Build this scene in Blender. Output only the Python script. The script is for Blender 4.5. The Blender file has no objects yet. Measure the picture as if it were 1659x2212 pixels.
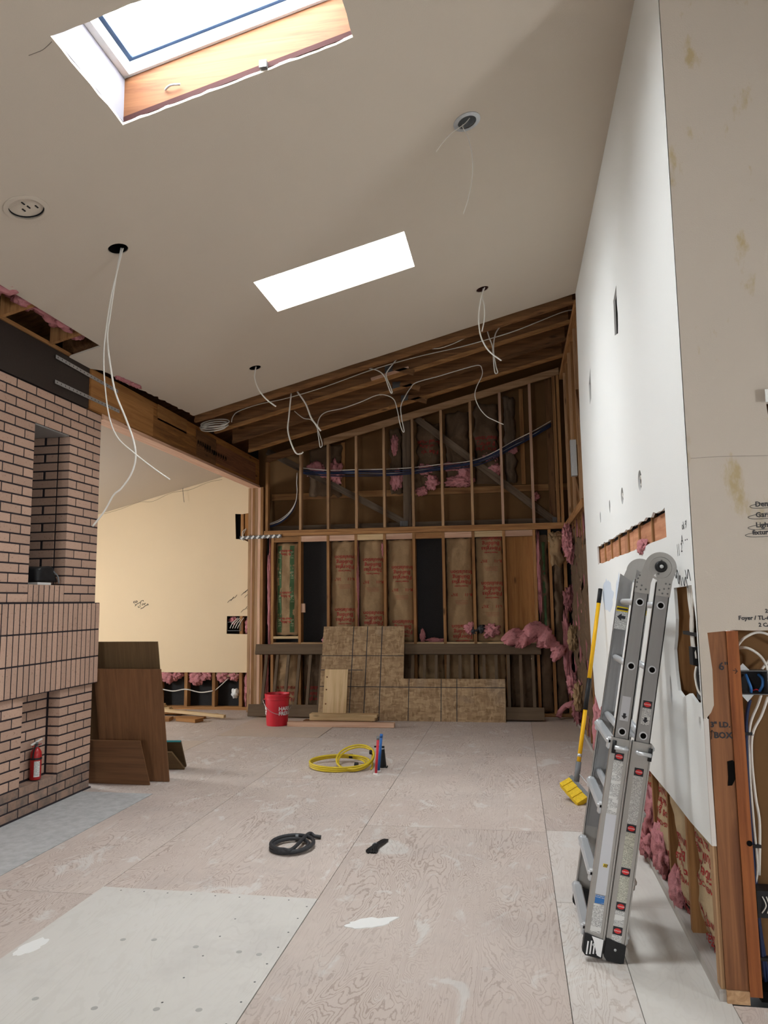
import bpy, bmesh, math, random
from mathutils import Vector, Matrix, noise as mnoise
from mathutils.geometry import delaunay_2d_cdt
random.seed(7)
S = bpy.context.scene
COL = S.collection
# ------------------------------------------------------------------ camera, world, light, exposure
F, W_, H_ = 1600.0, 1659.0, 2212.0
CAM = Vector((0, 0, 1.6))
YAW, PITCH, ROLL = .17079196, .11977026, -.01228627
def _basis():
    cy, sy, cp, sp = math.cos(YAW), math.sin(YAW), math.cos(PITCH), math.sin(PITCH)
    fwd = Vector((-sy*cp, cy*cp, sp)); right = Vector((cy, sy, 0)); up = right.cross(fwd)
    cr, sr = math.cos(ROLL), math.sin(ROLL)
    return cr*right+sr*up, -sr*right+cr*up, fwd
RT, UP, FW = _basis()
cd = bpy.data.cameras.new('camera'); cam = bpy.data.objects.new('camera', cd); COL.objects.link(cam)
cam.matrix_world = Matrix(((RT.x, UP.x, -FW.x, CAM.x), (RT.y, UP.y, -FW.y, CAM.y), (RT.z, UP.z, -FW.z, CAM.z), (0, 0, 0, 1)))
cd.sensor_fit = 'HORIZONTAL'; cd.sensor_width = 36; cd.lens = F/W_*36; cd.clip_start = .05
S.camera = cam
wd = bpy.data.worlds.new('overcast_sky'); S.world = wd; wd.use_nodes = True
wd.node_tree.nodes['Background'].inputs[0].default_value = (.93, .97, 1, 1)
wd.node_tree.nodes['Background'].inputs[1].default_value = 16.0
S.view_settings.view_transform = 'Standard'; S.view_settings.look = 'None'
S.view_settings.gamma = 1; S.view_settings.use_curve_mapping = False
S.view_settings.exposure = 1.58
def portal(name, loc, rot, sx, sy):
    l = bpy.data.lights.new(name, 'AREA'); l.shape = 'RECTANGLE'; l.size = sx; l.size_y = sy; l.cycles.is_portal = True
    o = bpy.data.objects.new(name, l); COL.objects.link(o); o.location = loc; o.rotation_euler = rot
SL = math.atan(.25)
portal('skylight_portal', (-1.36, 3.11, 4.68), (0, -SL, 0), 1.25, .62)
portal('skylight_portal', (-1.36, 5.78, 4.68), (0, -SL, 0), 1.25, .62)
portal('window_portal', (-8.6, 7.65, 1.6), (0, -math.pi/2, 0), 1.1, 1.4)
portal('window_portal', (4.0, .4, 1.5), (0, math.pi/2, 0), 1.0, .8)  # guides sky light through the added side opening
portal('window_portal', (-2.6, -3.98, 1.55), (math.pi/2, 0, 0), .9, .8)

# pixel (photo) -> point on a plane
def ray(px, py): return RT*((px-829.5)/F) - UP*((py-1106)/F) + FW
def PY(px, py, y): d = ray(px, py); return CAM + d*((y-CAM.y)/d.y)
def PX(px, py, x): d = ray(px, py); return CAM + d*((x-CAM.x)/d.x)
def PZ(px, py, z=0): d = ray(px, py); return CAM + d*((z-CAM.z)/d.z)
def CZ(x): return 4.86+.25*(x-.76)                       # ceiling height over x
def PC(px, py, dz=0):
    d = ray(px, py); n = Vector((-.25, 0, 1)); return CAM + d*((Vector((.76, 0, 4.86+dz))-CAM).dot(n)/d.dot(n))

# ------------------------------------------------------------------ object helpers
WL = {}
def wl(p): return WL[p.name] if p else Vector((0, 0, 0))
def link(o, parent, w):
    COL.objects.link(o)
    if parent:
        o.parent = parent; o.location = Vector(w)-wl(parent)
    else: o.location = w
    WL[o.name] = Vector(w); return o
def tag(o, label=None, cat=None, group=None, kind=None):
    for k, v in (('label', label), ('category', cat), ('group', group), ('kind', kind)):
        if v: o[k] = v
    return o
def thing(name, label, cat, loc=(0, 0, 0), rot=None, group=None, kind=None):
    o = bpy.data.objects.new(name, None); link(o, None, Vector(loc)); o.empty_display_size = .1
    if rot: o.rotation_euler = rot; WL[o.name] = Vector((0, 0, 0))
    return tag(o, label, cat, group, kind)
def mk(name, vs, fs, mat, parent=None, smooth=False, uvfix=True):
    vs = [Vector(v) for v in vs]
    mn = Vector([min(v[i] for v in vs) for i in range(3)]); mx = Vector([max(v[i] for v in vs) for i in range(3)])
    c = (mn+mx)/2
    me = bpy.data.meshes.new(name); me.from_pydata([v-c for v in vs], [], fs)
    bm = bmesh.new(); bm.from_mesh(me); bmesh.ops.recalc_face_normals(bm, faces=bm.faces); bm.to_mesh(me); bm.free()
    if smooth: me.polygons.foreach_set('use_smooth', [True]*len(me.polygons))
    if isinstance(mat, dict):
        d = mx-mn; mat = mat['xyz'[max(range(3), key=lambda i: d[i])]]
    if mat: me.materials.append(mat)
    return link(bpy.data.objects.new(name, me), parent, c)
BF = [(0, 1, 3, 2), (4, 6, 7, 5), (0, 4, 5, 1), (2, 3, 7, 6), (0, 2, 6, 4), (1, 5, 7, 3)]
def bv(x0, x1, y0, y1, z0, z1): return [(x, y, z) for x in (x0, x1) for y in (y0, y1) for z in (z0, z1)]
def box(name, x0, x1, y0, y1, z0, z1, mat, parent=None, bev=0):
    o = mk(name, bv(x0, x1, y0, y1, z0, z1), BF, mat, parent)
    if bev:
        bm = bmesh.new(); bm.from_mesh(o.data); bmesh.ops.bevel(bm, geom=bm.edges[:], offset=bev, segments=1, affect='EDGES'); bm.to_mesh(o.data); bm.free()
    return o
def boxes(name, L, mat, parent=None):
    vs, fs = [], []
    for b in L:
        k = len(vs); vs += bv(*b); fs += [tuple(i+k for i in f) for f in BF]
    return mk(name, vs, fs, mat, parent)
def inst(src, name, w, parent, rot=None):
    o = bpy.data.objects.new(name, src.data); link(o, parent, Vector(w))
    if rot: o.rotation_euler = rot
    return o
def bar(name, p0, p1, w, h, mat, parent=None, side=(0, 1, 0)):
    """straight member from p0 to p1, w across 'side', h across the third direction"""
    p0, p1 = Vector(p0), Vector(p1); z = (p1-p0).normalized(); L = (p1-p0).length
    y = Vector(side); x = y.cross(z).normalized(); y = z.cross(x)
    me = bpy.data.meshes.new(name); me.from_pydata(bv(-h/2, h/2, -w/2, w/2, -L/2, L/2), [], BF)
    bm = bmesh.new(); bm.from_mesh(me); bmesh.ops.recalc_face_normals(bm, faces=bm.faces); bm.to_mesh(me); bm.free()
    me.materials.append(mat['z'] if isinstance(mat, dict) else mat)
    o = bpy.data.objects.new(name, me); link(o, parent, (p0+p1)/2)
    o.rotation_mode = 'QUATERNION'; o.rotation_quaternion = Matrix((x, y, z)).transposed().to_quaternion()
    return o
def prism(name, outer, a0, a1, axis, mat, parent=None, holes=(), fz=None):
    """polygon (with holes) extruded from a0 to a1 along axis; fz adds a height over x,y"""
    loops = [list(outer)]+[list(h) for h in holes]
    flat = [p for l in loops for p in l]; edges = []; k = 0
    for l in loops: edges += [(k+i, k+(i+1) % len(l)) for i in range(len(l))]; k += len(l)
    def inside(x, y, l):
        c = False
        for i in range(len(l)):
            a, b = l[i], l[i-1]
            if (a[1] > y) != (b[1] > y) and x < (b[0]-a[0])*(y-a[1])/(b[1]-a[1])+a[0]: c = not c
        return c
    rv_, _, tf, _, _, _ = delaunay_2d_cdt([Vector((p[0], p[1])) for p in flat], edges, [], 0, 1e-6)
    tri = []
    for t in tf:
        cx = sum(rv_[i].x for i in t)/3; cy = sum(rv_[i].y for i in t)/3
        if sum(inside(cx, cy, l) for l in loops) == 1: tri.append(t)
    assert len(rv_) == len(flat), name
    n = len(flat); key = {}; flat2 = [(v.x, v.y) for v in rv_]
    flat = flat2
    def P(p, a):
        v = {'x': (a, p[0], p[1]), 'y': (p[0], a, p[1]), 'z': (p[0], p[1], a)}[axis]
        return (v[0], v[1], v[2]+fz(v[0], v[1])) if fz else v
    vs = [P(p, a0) for p in flat]+[P(p, a1) for p in flat]
    fs = [tuple(t) for t in tri]+[tuple(i+n for i in reversed(t)) for t in tri]
    k = 0
    for l in loops:
        m = len(l)
        for i in range(m): j = (i+1) % m; fs.append((k+i, k+j, k+j+n, k+i+n))
        k += m
    return mk(name, vs, fs, mat, parent)
def spline(pts, sub=6, closed=False):
    P = [Vector(p) for p in pts]; n = len(P); out = []
    for i in range(n if closed else n-1):
        g = (lambda k: P[k % n]) if closed else (lambda k: P[min(max(k, 0), n-1)])
        a, b, c, d = g(i-1), g(i), g(i+1), g(i+2)
        for s in range(sub):
            t = s/sub; out.append(.5*((2*b)+(c-a)*t+(2*a-5*b+4*c-d)*t*t+(3*b-a-3*c+d)*t**3))
    if not closed: out.append(P[-1])
    return out
def tubegeo(pts, r, sides=6, closed=False, vs=None, fs=None):
    vs = [] if vs is None else vs; fs = [] if fs is None else fs; n = len(pts); k0 = len(vs); up = Vector((.13, .31, .94)); nx = None
    for i, p in enumerate(pts):
        a = pts[(i-1) % n] if closed or i > 0 else p; b = pts[(i+1) % n] if closed or i < n-1 else p
        t = (b-a).normalized() if (b-a).length > 1e-9 else Vector((0, 0, 1))
        if nx is None:
            nx = t.cross(up); nx = nx.normalized() if nx.length > 1e-4 else t.orthogonal().normalized()
        nx = (nx-t*nx.dot(t)).normalized(); ny = t.cross(nx); rr = r[i] if isinstance(r, (list, tuple)) else r
        for s in range(sides):
            A = 2*math.pi*s/sides; vs.append(p+nx*(rr*math.cos(A))+ny*(rr*math.sin(A)))
    for i in range(n if closed else n-1):
        for s in range(sides):
            a = k0+i*sides+s; b = k0+i*sides+(s+1) % sides; c = k0+((i+1) % n)*sides+(s+1) % sides; d = k0+((i+1) % n)*sides+s; fs.append((a, b, c, d))
    if not closed: fs.append(tuple(k0+s for s in range(sides))); fs.append(tuple(k0+(n-1)*sides+s for s in range(sides)))
    return vs, fs
def tube(name, pts, r, mat, parent=None, sides=6, closed=False, sub=6):
    v, f = tubegeo(spline(pts, sub, closed) if sub else [Vector(p) for p in pts], r, sides, closed)
    return mk(name, v, f, mat, parent, True)
def lathe(name, prof, loc, mat, parent=None, seg=32, axis='z', smooth=True, caps=True):
    vs, fs = [], []; n = len(prof); loc = Vector(loc)
    for s in range(seg):
        A = 2*math.pi*s/seg
        for r, z in prof:
            v = Vector((r*math.cos(A), r*math.sin(A), z))
            if axis == 'y': v = Vector((v.x, v.z, v.y))
            if axis == 'x': v = Vector((v.z, v.x, v.y))
            vs.append(loc+v)
    for s in range(seg):
        t = (s+1) % seg
        for i in range(n-1): fs.append((s*n+i, t*n+i, t*n+i+1, s*n+i+1))
    if caps:
        for i in (0, n-1):
            if prof[i][0] > 1e-6: fs.append(tuple(s*n+i for s in range(seg)))
    o = mk(name, vs, fs, mat, parent)
    bm = bmesh.new(); bm.from_mesh(o.data); bmesh.ops.remove_doubles(bm, verts=bm.verts, dist=1e-6); bm.to_mesh(o.data); bm.free()
    if smooth:
        o.data.polygons.foreach_set('use_smooth', [True]*len(o.data.polygons))
        try: o.data.set_sharp_from_angle(angle=.7)
        except Exception: pass
    return o
def patch(name, u0, u1, v0, v1, fmap, mat, parent=None, bulge=.04, nz=.02, nu=9, nv=26, seed=0, thick=.0, edge=0.0, frq=7):
    """soft, wrinkled sheet; fmap(u, v, d) maps to the world, d = how far it stands out"""
    vs, fs = [], []
    def dfun(u, v):
        s, t = min(1, max(0, (u-u0)/(u1-u0))), min(1, max(0, (v-v0)/(v1-v0)))
        return bulge*(1-(2*s-1)**4)*(.55+.45*min(1, min(t, 1-t)*9))+nz*mnoise.fractal(Vector((u*frq+seed*3.1, v*frq*.8, seed*1.7)), 1, 2, 3)
    for j in range(nv+1):
        for i in range(nu+1):
            s, t = i/nu, j/nv
            u = u0+(u1-u0)*s; v = v0+(v1-v0)*t; d = dfun(u, v)
            if edge: u += edge*mnoise.noise(Vector((v*9, seed, s*2)))*abs(2*s-1); v += edge*mnoise.noise(Vector((u*13, seed+5, t*2)))*abs(2*t-1)
            vs.append(fmap(u, v, d))
    for j in range(nv):
        for i in range(nu): a = j*(nu+1)+i; fs.append((a, a+1, a+nu+2, a+nu+1))
    o = mk(name, vs, fs, mat, parent, True)
    PD[o.name] = (fmap, dfun)
    if thick: m = o.modifiers.new('thickness', 'SOLIDIFY'); m.thickness = thick; m.offset = 0
    return o
PD = {}
def ptext(s, size, u, v, ru, uu, on, mat, parent, bold=.0006, lift=.004):
    fm, df = PD[on.name]; me = text_mesh(s, size, bold); vs = []
    for p in me.vertices:
        U = u+p.co.x*ru[0]+p.co.y*uu[0]; V = v+p.co.x*ru[1]+p.co.y*uu[1]; vs.append(fm(U, V, df(U, V)+lift))
    return mk('printed_lettering', vs, [tuple(p.vertices) for p in me.polygons], mat, parent)
ICO = {}
def fluff(name, c, size, mat, parent=None, seed=0, sub=4, amp=.45, frq=2.2, rot=0):
    if sub not in ICO:
        bm = bmesh.new(); bmesh.ops.create_icosphere(bm, subdivisions=sub, radius=1); ICO[sub] = ([v.co.copy() for v in bm.verts], [tuple(v.index for v in f.verts) for f in bm.faces]); bm.free()
    V, Fc = ICO[sub]; R = Matrix.Rotation(rot, 3, 'Y'); out = []
    for v in V:
        n = mnoise.fractal(v*frq+Vector((seed*7.3, seed*1.9, seed*4.1)), .7, 2.2, 5)
        p = v*(1+amp*n); out.append(Vector(c)+R@Vector((p.x*size[0], p.y*size[1], p.z*size[2])))
    return mk(name, out, Fc, mat, parent, True)
TXT = {}
def text_mesh(s, size, bold=0.0):
    k = (s, size, bold)
    if k not in TXT:
        c = bpy.data.curves.new('lettering', 'FONT'); c.body = s; c.size = size; c.resolution_u = 2; c.offset = bold; c.align_x = 'CENTER'; c.align_y = 'CENTER'
        o = bpy.data.objects.new('lettering', c); COL.objects.link(o)
        me = bpy.data.meshes.new_from_object(o.evaluated_get(bpy.context.evaluated_depsgraph_get()))
        bpy.data.objects.remove(o); bpy.data.curves.remove(c); TXT[k] = me
    return TXT[k]
def text(s, size, w, right, up, mat, parent, name='lettering', bold=0.0, warp=None):
    me = text_mesh(s, size, bold)
    if warp or (me.materials and me.materials[0] != mat): me = me.copy()
    if not me.materials: me.materials.append(mat)
    else: me.materials[0] = mat
    R = Vector(right).normalized(); U = Vector(up).normalized(); N = R.cross(U)
    if warp:
        for v in me.vertices: v.co = Vector(warp(R*v.co.x+U*v.co.y, v.co.x, v.co.y))
        o = bpy.data.objects.new(name, me); return link(o, parent, Vector(w))
    o = bpy.data.objects.new(name, me); link(o, parent, Vector(w))
    o.rotation_mode = 'QUATERNION'; o.rotation_quaternion = Matrix((R, U, N)).transposed().to_quaternion()
    return o
# ------------------------------------------------------------------ materials
class N:
    def __init__(s, name, rough=.8, metal=0, spec=.3):
        s.m = bpy.data.materials.new(name); s.m.use_nodes = True; s.t = s.m.node_tree; s.b = s.t.nodes['Principled BSDF']
        s.b.inputs['Roughness'].default_value = rough; s.b.inputs['Metallic'].default_value = metal; s.b.inputs['Specular IOR Level'].default_value = spec
    def n(s, typ, **k):
        o = s.t.nodes.new(typ)
        for a, v in k.items(): setattr(o, a, v)
        return o
    def put(s, sock, v):
        if isinstance(v, (int, float)): sock.default_value = v
        elif isinstance(v, (tuple, list)): sock.default_value = (tuple(v)+(1,))[:len(sock.default_value)] if len(v) < len(sock.default_value) else v
        else: s.t.links.new(v, sock)
    def rnd(s): return s.n('ShaderNodeObjectInfo').outputs['Random']
    def co(s, scale=(1, 1, 1), rnd=True, rot=(0, 0, 0)):
        c = s.n('ShaderNodeTexCoord').outputs['Object']
        if rnd:
            m = s.n('ShaderNodeVectorMath', operation='ADD'); k = s.n('ShaderNodeMath', operation='MULTIPLY'); s.put(k.inputs[0], s.rnd()); k.inputs[1].default_value = 41
            s.put(m.inputs[0], c); s.put(m.inputs[1], k.outputs[0]); c = m.outputs[0]
        mp = s.n('ShaderNodeMapping'); mp.inputs['Scale'].default_value = scale; mp.inputs['Rotation'].default_value = rot; s.put(mp.inputs['Vector'], c); return mp.outputs[0]
    def noise(s, vec, scale=5, detail=4, rough=.6, dist=0):
        o = s.n('ShaderNodeTexNoise'); s.put(o.inputs['Vector'], vec); o.inputs['Scale'].default_value = scale; o.inputs['Detail'].default_value = detail; o.inputs['Roughness'].default_value = rough; o.inputs['Distortion'].default_value = dist; return o.outputs['Fac']
    def vor(s, vec, scale, feat='F1', out='Distance'):
        o = s.n('ShaderNodeTexVoronoi', feature=feat); s.put(o.inputs['Vector'], vec); o.inputs['Scale'].default_value = scale; return o.outputs[out]
    def ramp(s, fac, stops):
        o = s.n('ShaderNodeValToRGB'); e = o.color_ramp.elements
        while len(e) < len(stops): e.new(.5)
        for el, (p, c) in zip(e, stops): el.position = p; el.color = tuple(c)+(1,) if not isinstance(c, (int, float)) else (c, c, c, 1)
        s.put(o.inputs[0], fac); return o.outputs[0]
    def mix(s, fac, a, b, mode='MIX'):
        o = s.n('ShaderNodeMix', data_type='RGBA', blend_type=mode); s.put(o.inputs[0], fac); s.put(o.inputs[6], a); s.put(o.inputs[7], b); return o.outputs[2]
    def math(s, op, a, b=0.0):
        o = s.n('ShaderNodeMath', operation=op); s.put(o.inputs[0], a); s.put(o.inputs[1], b); return o.outputs[0]
    def vary(s, col, lo=.8, hi=1.15):
        o = s.n('ShaderNodeHueSaturation'); r = s.n('ShaderNodeMapRange'); s.put(r.inputs[0], s.rnd()); r.inputs[3].default_value = lo; r.inputs[4].default_value = hi; s.put(o.inputs['Value'], r.outputs[0]); s.put(o.inputs['Color'], col); return o.outputs[0]
    def bump(s, h, st=.3, d=.01):
        o = s.n('ShaderNodeBump'); o.inputs['Strength'].default_value = st; o.inputs['Distance'].default_value = d; s.put(o.inputs['Height'], h); s.t.links.new(o.outputs[0], s.b.inputs['Normal'])
    def col(s, c): s.put(s.b.inputs['Base Color'], c); return s.m
def plain(name, c, rough=.7, metal=0, spec=.3, grain=0):
    k = N(name, rough, metal, spec)
    if grain: c = k.mix(k.noise(k.co((1, 1, 1)), 60, 3), tuple(x*(1-grain) for x in c), tuple(min(1, x*(1+grain)) for x in c))
    return k.col(c)
def wood(name, dark, light, rough=.75, lo=.8, hi=1.15, knots=True):
    d = {}
    for ax in 'xyz':
        k = N(name+'_'+ax, rough); sc = [16, 16, 16]; sc['xyz'.index(ax)] = .9
        v = k.co(tuple(sc)); f = k.noise(v, 1.6, 5, .62, .8)
        c = k.ramp(f, [(.3, dark), (.72, light)])
        if knots:
            s2 = [9, 9, 9]; s2['xyz'.index(ax)] = 3.2
            kn = k.ramp(k.vor(k.co(tuple(s2)), .6), [(.05, 1), (.13, 0)]); c = k.mix(k.math('MULTIPLY', kn, .75), c, tuple(x*.35 for x in dark))
        k.bump(f, .15, .004); d[ax] = k.col(k.vary(c, lo, hi))
    return d
def drywall(name, c, stain=None, bump=.25, tex=190, amt=.05):
    k = N(name, .9, 0, .15); v = k.co((1, 1, 1), False)
    base = k.mix(k.noise(v, 1.1, 5, .6), tuple(x*(1-amt) for x in c), tuple(min(1, x*(1+amt)) for x in c))
    if stain:
        f = k.ramp(k.noise(k.co((2.2, 2.2, 1.0), False), 2.6, 5, .62), [(.60, 0), (.68, 1)])
        base = k.mix(k.math('MULTIPLY', f, .7), base, stain)
    k.bump(k.noise(v, tex, 2, .5), bump, .002); return k.col(base)
M = {}
M['ceiling'] = drywall('ceiling_paint', (.60, .53, .44), amt=.02, bump=.35, tex=140)
M['white'] = drywall('white_wall_paint', (.80, .81, .79), amt=.02)
M['cream'] = drywall('cream_wall_paint', (.76, .61, .41), amt=.04)
M['tan'] = drywall('stripped_wall_paper_backing', (.52, .46, .39), stain=(.40, .30, .13), amt=.05)
M['gyp'] = drywall('gypsum_core', (.62, .58, .54), bump=.8, tex=60, amt=.25)
M['fir'] = wood('fir_framing', (.20, .085, .028), (.46, .24, .09))
M['newstud'] = wood('pale_new_stud', (.30, .16, .075), (.56, .36, .20))
M['pinkwood'] = wood('pink_fresh_lumber', (.46, .26, .17), (.66, .44, .31))
M['rafter'] = wood('dark_rafter_wood', (.10, .042, .015), (.27, .13, .05))
M['greywood'] = wood('weathered_grey_wood', (.08, .052, .033), (.19, .135, .09))
M['brownpost'] = wood('brown_stained_post', (.13, .05, .022), (.30, .13, .055), lo=.95, hi=1.05, knots=False)
M['redpost'] = wood('red_stained_post', (.16, .045, .014), (.36, .12, .035), lo=.95, hi=1.05, knots=False)
M['beam'] = wood('glulam_beam', (.14, .05, .012), (.42, .19, .05))
M['paleboard'] = wood('pale_board', (.50, .34, .17), (.72, .54, .32))
M['olive'] = wood('olive_brown_painted_wood', (.10, .065, .038), (.145, .098, .058), knots=False, lo=.92, hi=1.08)
M['plyorange'] = wood('orange_plywood', (.26, .11, .03), (.44, .21, .065))
M['brownboard'] = wood('brown_hardboard', (.12, .055, .024), (.22, .105, .045), rough=.6, knots=False)
M['darkboard'] = wood('dark_hardboard', (.11, .065, .03), (.16, .10, .045), rough=.7, knots=False)
M['deckwood'] = wood('roof_deck_board', (.09, .035, .012), (.24, .11, .04))
M['skywood'] = wood('skylight_shaft_wood', (.105, .036, .011), (.20, .082, .03))
M['shaftpaint'] = drywall('skylight_shaft_paint', (.17, .165, .185), amt=.15)
M['holewood'] = wood('reddish_plank', (.42, .17, .085), (.64, .33, .19))
M['backing'] = drywall('brown_backing_board', (.155, .082, .033), amt=.3, bump=.1)
M['black'] = plain('black_sheathing', (.018, .017, .018), .8, grain=.4)
M['darksteel'] = plain('dark_steel_beam', (.036, .026, .021), .55, .1, grain=.25)
M['galv'] = plain('galvanised_metal', (.55, .57, .58), .42, .8, grain=.15)
M['truplate'] = plain('grey_truss_plate', (.15, .15, .15), .5, .5)
M['cable'] = plain('white_cable', (.72, .69, .63), .5)
M['bluecable'] = plain('blue_cable', (.02, .032, .085), .5)
M['blackrub'] = plain('black_rubber', (.014, .014, .015), .5, grain=.3)
M['blackcord'] = plain('dusty_black_cable', (.035, .036, .04), .55, grain=.4)
M['yellow'] = plain('yellow_gas_pipe', (.62, .46, .03), .45)
M['broomyellow'] = plain('yellow_pole', (.80, .44, .008), .4)
M['bristle'] = plain('yellow_bristle', (.75, .50, .02), .7, grain=.35)
M['greyplastic'] = plain('grey_plastic', (.16, .17, .18), .5)
M['redplastic'] = plain('red_bucket_plastic', (.56, .012, .028), .42, spec=.5)
M['extred'] = plain('extinguisher_red_paint', (.38, .012, .014), .3, spec=.5)
M['pexred'] = plain('red_pipe', (.55, .03, .05), .4)
M['pexblue'] = plain('blue_pipe', (.03, .14, .42), .4)
M['whitepl'] = plain('white_plastic', (.75, .75, .73), .5)
M['ink'] = plain('black_marker_ink', (.03, .03, .035), .7)
M['redink'] = plain('red_print', (.30, .025, .022), .8)
M['greenink'] = plain('green_print', (.055, .11, .045), .8)
M['whiteink'] = plain('white_print', (.8, .8, .8), .7)
M['greenwhite'] = plain('pale_green_print', (.30, .33, .20), .8)
M['dangerred'] = plain('danger_red', (.62, .03, .03), .6)
M['sign_yellow'] = plain('caution_yellow', (.75, .55, .02), .6)
M['sign_blue'] = plain('blue_sticker', (.04, .16, .42), .6)
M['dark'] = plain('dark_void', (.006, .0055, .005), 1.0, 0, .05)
M['bead'] = plain('blue_glazing_bead', (.008, .03, .08), .6)
M['cement'] = N('grey_cement_board', .9); k = M['cement']; c_ = k.co(rnd=False); k.bump(k.noise(c_, 90, 3), .2, .003)
M['cement'] = k.col(k.mix(k.ramp(k.noise(c_, 14, 5, .7), [(.35, 0), (.7, 1)]), (.40, .41, .41), (.54, .55, .55)))
def aluminium(name, c, rough, ax=2, met=.95):
    k = N(name, rough, met); sc = [70, 70, 70]; sc[ax] = 1.0
    f = k.noise(k.co(tuple(sc)), 2, 4, .6)
    r = k.n('ShaderNodeMapRange'); k.put(r.inputs[0], f); r.inputs[3].default_value = rough-.1; r.inputs[4].default_value = rough+.18; k.put(k.b.inputs['Roughness'], r.outputs[0])
    return k.col(k.mix(f, tuple(x*.82 for x in c), c))
M['alu'] = aluminium('brushed_aluminium', (.50, .49, .47), .46)
M['alud'] = aluminium('inner_rail_aluminium', (.40, .40, .40), .38)
M['alub'] = aluminium('bright_rung_aluminium', (.76, .79, .82), .32, 1, .55)
def label_mat(name, base, ink, rows):
    k = N(name, .55); v = k.n('ShaderNodeTexCoord').outputs['Object']
    sep = k.n('ShaderNodeSeparateXYZ'); k.put(sep.inputs[0], v)
    line = k.math('GREATER_THAN', k.math('SINE', k.math('MULTIPLY', sep.outputs[2], rows)), .05)
    w = k.math('GREATER_THAN', k.noise(k.co((420, 1, 260)), 1, 2), .47)
    blk = k.math('GREATER_THAN', k.noise(k.co((6, 1, 34)), 1, 1), .40)
    f = k.math('MULTIPLY', k.math('MULTIPLY', line, w), blk)
    return k.col(k.mix(k.math('MULTIPLY', f, .85), base, ink))
M['label'] = label_mat('printed_white_sticker', (.66, .66, .64), (.05, .05, .05), 1250)
M['label2'] = label_mat('printed_cream_sticker', (.56, .56, .47), (.07, .07, .06), 1400)
M['labelblue'] = label_mat('printed_blue_sticker', (.04, .16, .42), (.6, .62, .65), 900)
M['silvertape'] = plain('silver_sticker', (.56, .57, .60), .5)
def brickmat():
    k = N('tan_pink_brick', .92, 0, .1); v = k.co()
    c = k.mix(k.noise(v, 130, 3, .7), (.42, .275, .205), (.57, .39, .30))
    c = k.mix(k.ramp(k.noise(v, 60, 2), [(.62, 0), (.70, 1)]), c, (.34, .215, .165))
    k.bump(k.noise(v, 110, 3), .4, .003); return k.col(k.vary(c, .88, 1.1))
M['brick'] = brickmat()
def dirtybrick():
    k = N('sooty_brick', .92, 0, .1); v = k.co()
    c = k.mix(k.ramp(k.noise(v, 9, 5, .7), [(.38, 0), (.6, 1)]), (.20, .155, .13), (.36, .235, .175))
    k.bump(k.noise(v, 110, 3), .4, .003); return k.col(k.vary(c, .85, 1.1))
M['brickdirty'] = dirtybrick()
M['mortar'] = plain('dark_mortar', (.028, .022, .026), .95, grain=.3)
def plymat(name, c0, c1, line, amt, patchy, rows=46):
    k = N(name, .85, 0, .2)
    w = k.co((2.6, .5, 1)); warp = k.noise(k.co((7, 4, 5)), 3.0, 4, .7)
    h = k.noise(w, 1.5, 3, .55, .8)
    h2 = k.math('ADD', h, k.math('MULTIPLY', warp, .05))
    ln = k.ramp(k.math('SINE', k.math('MULTIPLY', h2, rows*5.2)), [(.42, 0), (.90, 1)])
    zone = k.ramp(k.noise(k.co((1.6, .8, 1)), 1.5, 4, .6), [(.32, .08), (.58, 1)])
    fine = k.noise(k.co((60, 3, 1)), 1.5, 4, .7)
    base = k.mix(k.noise(k.co((1, 1, 1)), 1.4, 5, .65), c0, c1)
    c = k.mix(k.math('MULTIPLY', k.math('MULTIPLY', ln, zone), amt), base, line)
    c = k.mix(k.math('MULTIPLY', k.ramp(fine, [(.5, 0), (.8, 1)]), amt*.5), c, line)
    p = k.ramp(k.noise(k.co((2.2, 1.3, 1)), 2.1, 5, .62, 1.4), [(.57, 0), (.66, 1)])
    c = k.mix(k.math('MULTIPLY', p, patchy), c, (.66, .65, .62))
    g = k.ramp(k.noise(k.co((1.1, 1.1, 1)), 1.6, 5, .7), [(.5, 0), (.75, 1)])
    c = k.mix(k.math('MULTIPLY', g, .30), c, (.36, .33, .32))
    k.bump(k.math('MULTIPLY', ln, zone), .12, .002)
    return k.col(k.vary(c, .95, 1.04))
M['oldply'] = plymat('whitewashed_subfloor_plywood', (.50, .415, .37), (.64, .57, .515), (.31, .235, .195), .6, .6)
M['washply'] = plymat('dusty_whitewashed_plywood', (.58, .53, .485), (.68, .64, .60), (.42, .35, .30), .55, .6)
M['newply'] = plymat('clean_white_plywood', (.60, .58, .54), (.66, .64, .60), (.52, .49, .45), .22, .3, 20)
M['tanply'] = plymat('clean_tan_plywood', (.50, .41, .34), (.57, .48, .40), (.44, .35, .28), .3, .1, 20)
def osbmat():
    k = N('oriented_strand_board', .8, 0, .2)
    a = k.vor(k.co((13, 13, 38), rot=(0, .95, 0)), 1, out='Color'); b = k.vor(k.co((38, 13, 13), rot=(0, -.35, 0)), 1, out='Color')
    s = k.n('ShaderNodeSeparateColor'); k.put(s.inputs[0], a); s2 = k.n('ShaderNodeSeparateColor'); k.put(s2.inputs[0], b)
    f = k.math('MULTIPLY', k.math('ADD', s.outputs[0], s2.outputs[1]), .5)
    c = k.ramp(f, [(.1, (.23, .145, .075)), (.5, (.33, .22, .125)), (.9, (.44, .31, .18))])
    c = k.mix(k.ramp(k.noise(k.co((1, 1, 1)), 2.4, 4), [(.55, 0), (.75, .35)]), c, (.30, .26, .22))
    k.bump(f, .25, .003); return k.col(c)
M['osb'] = osbmat()
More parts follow.
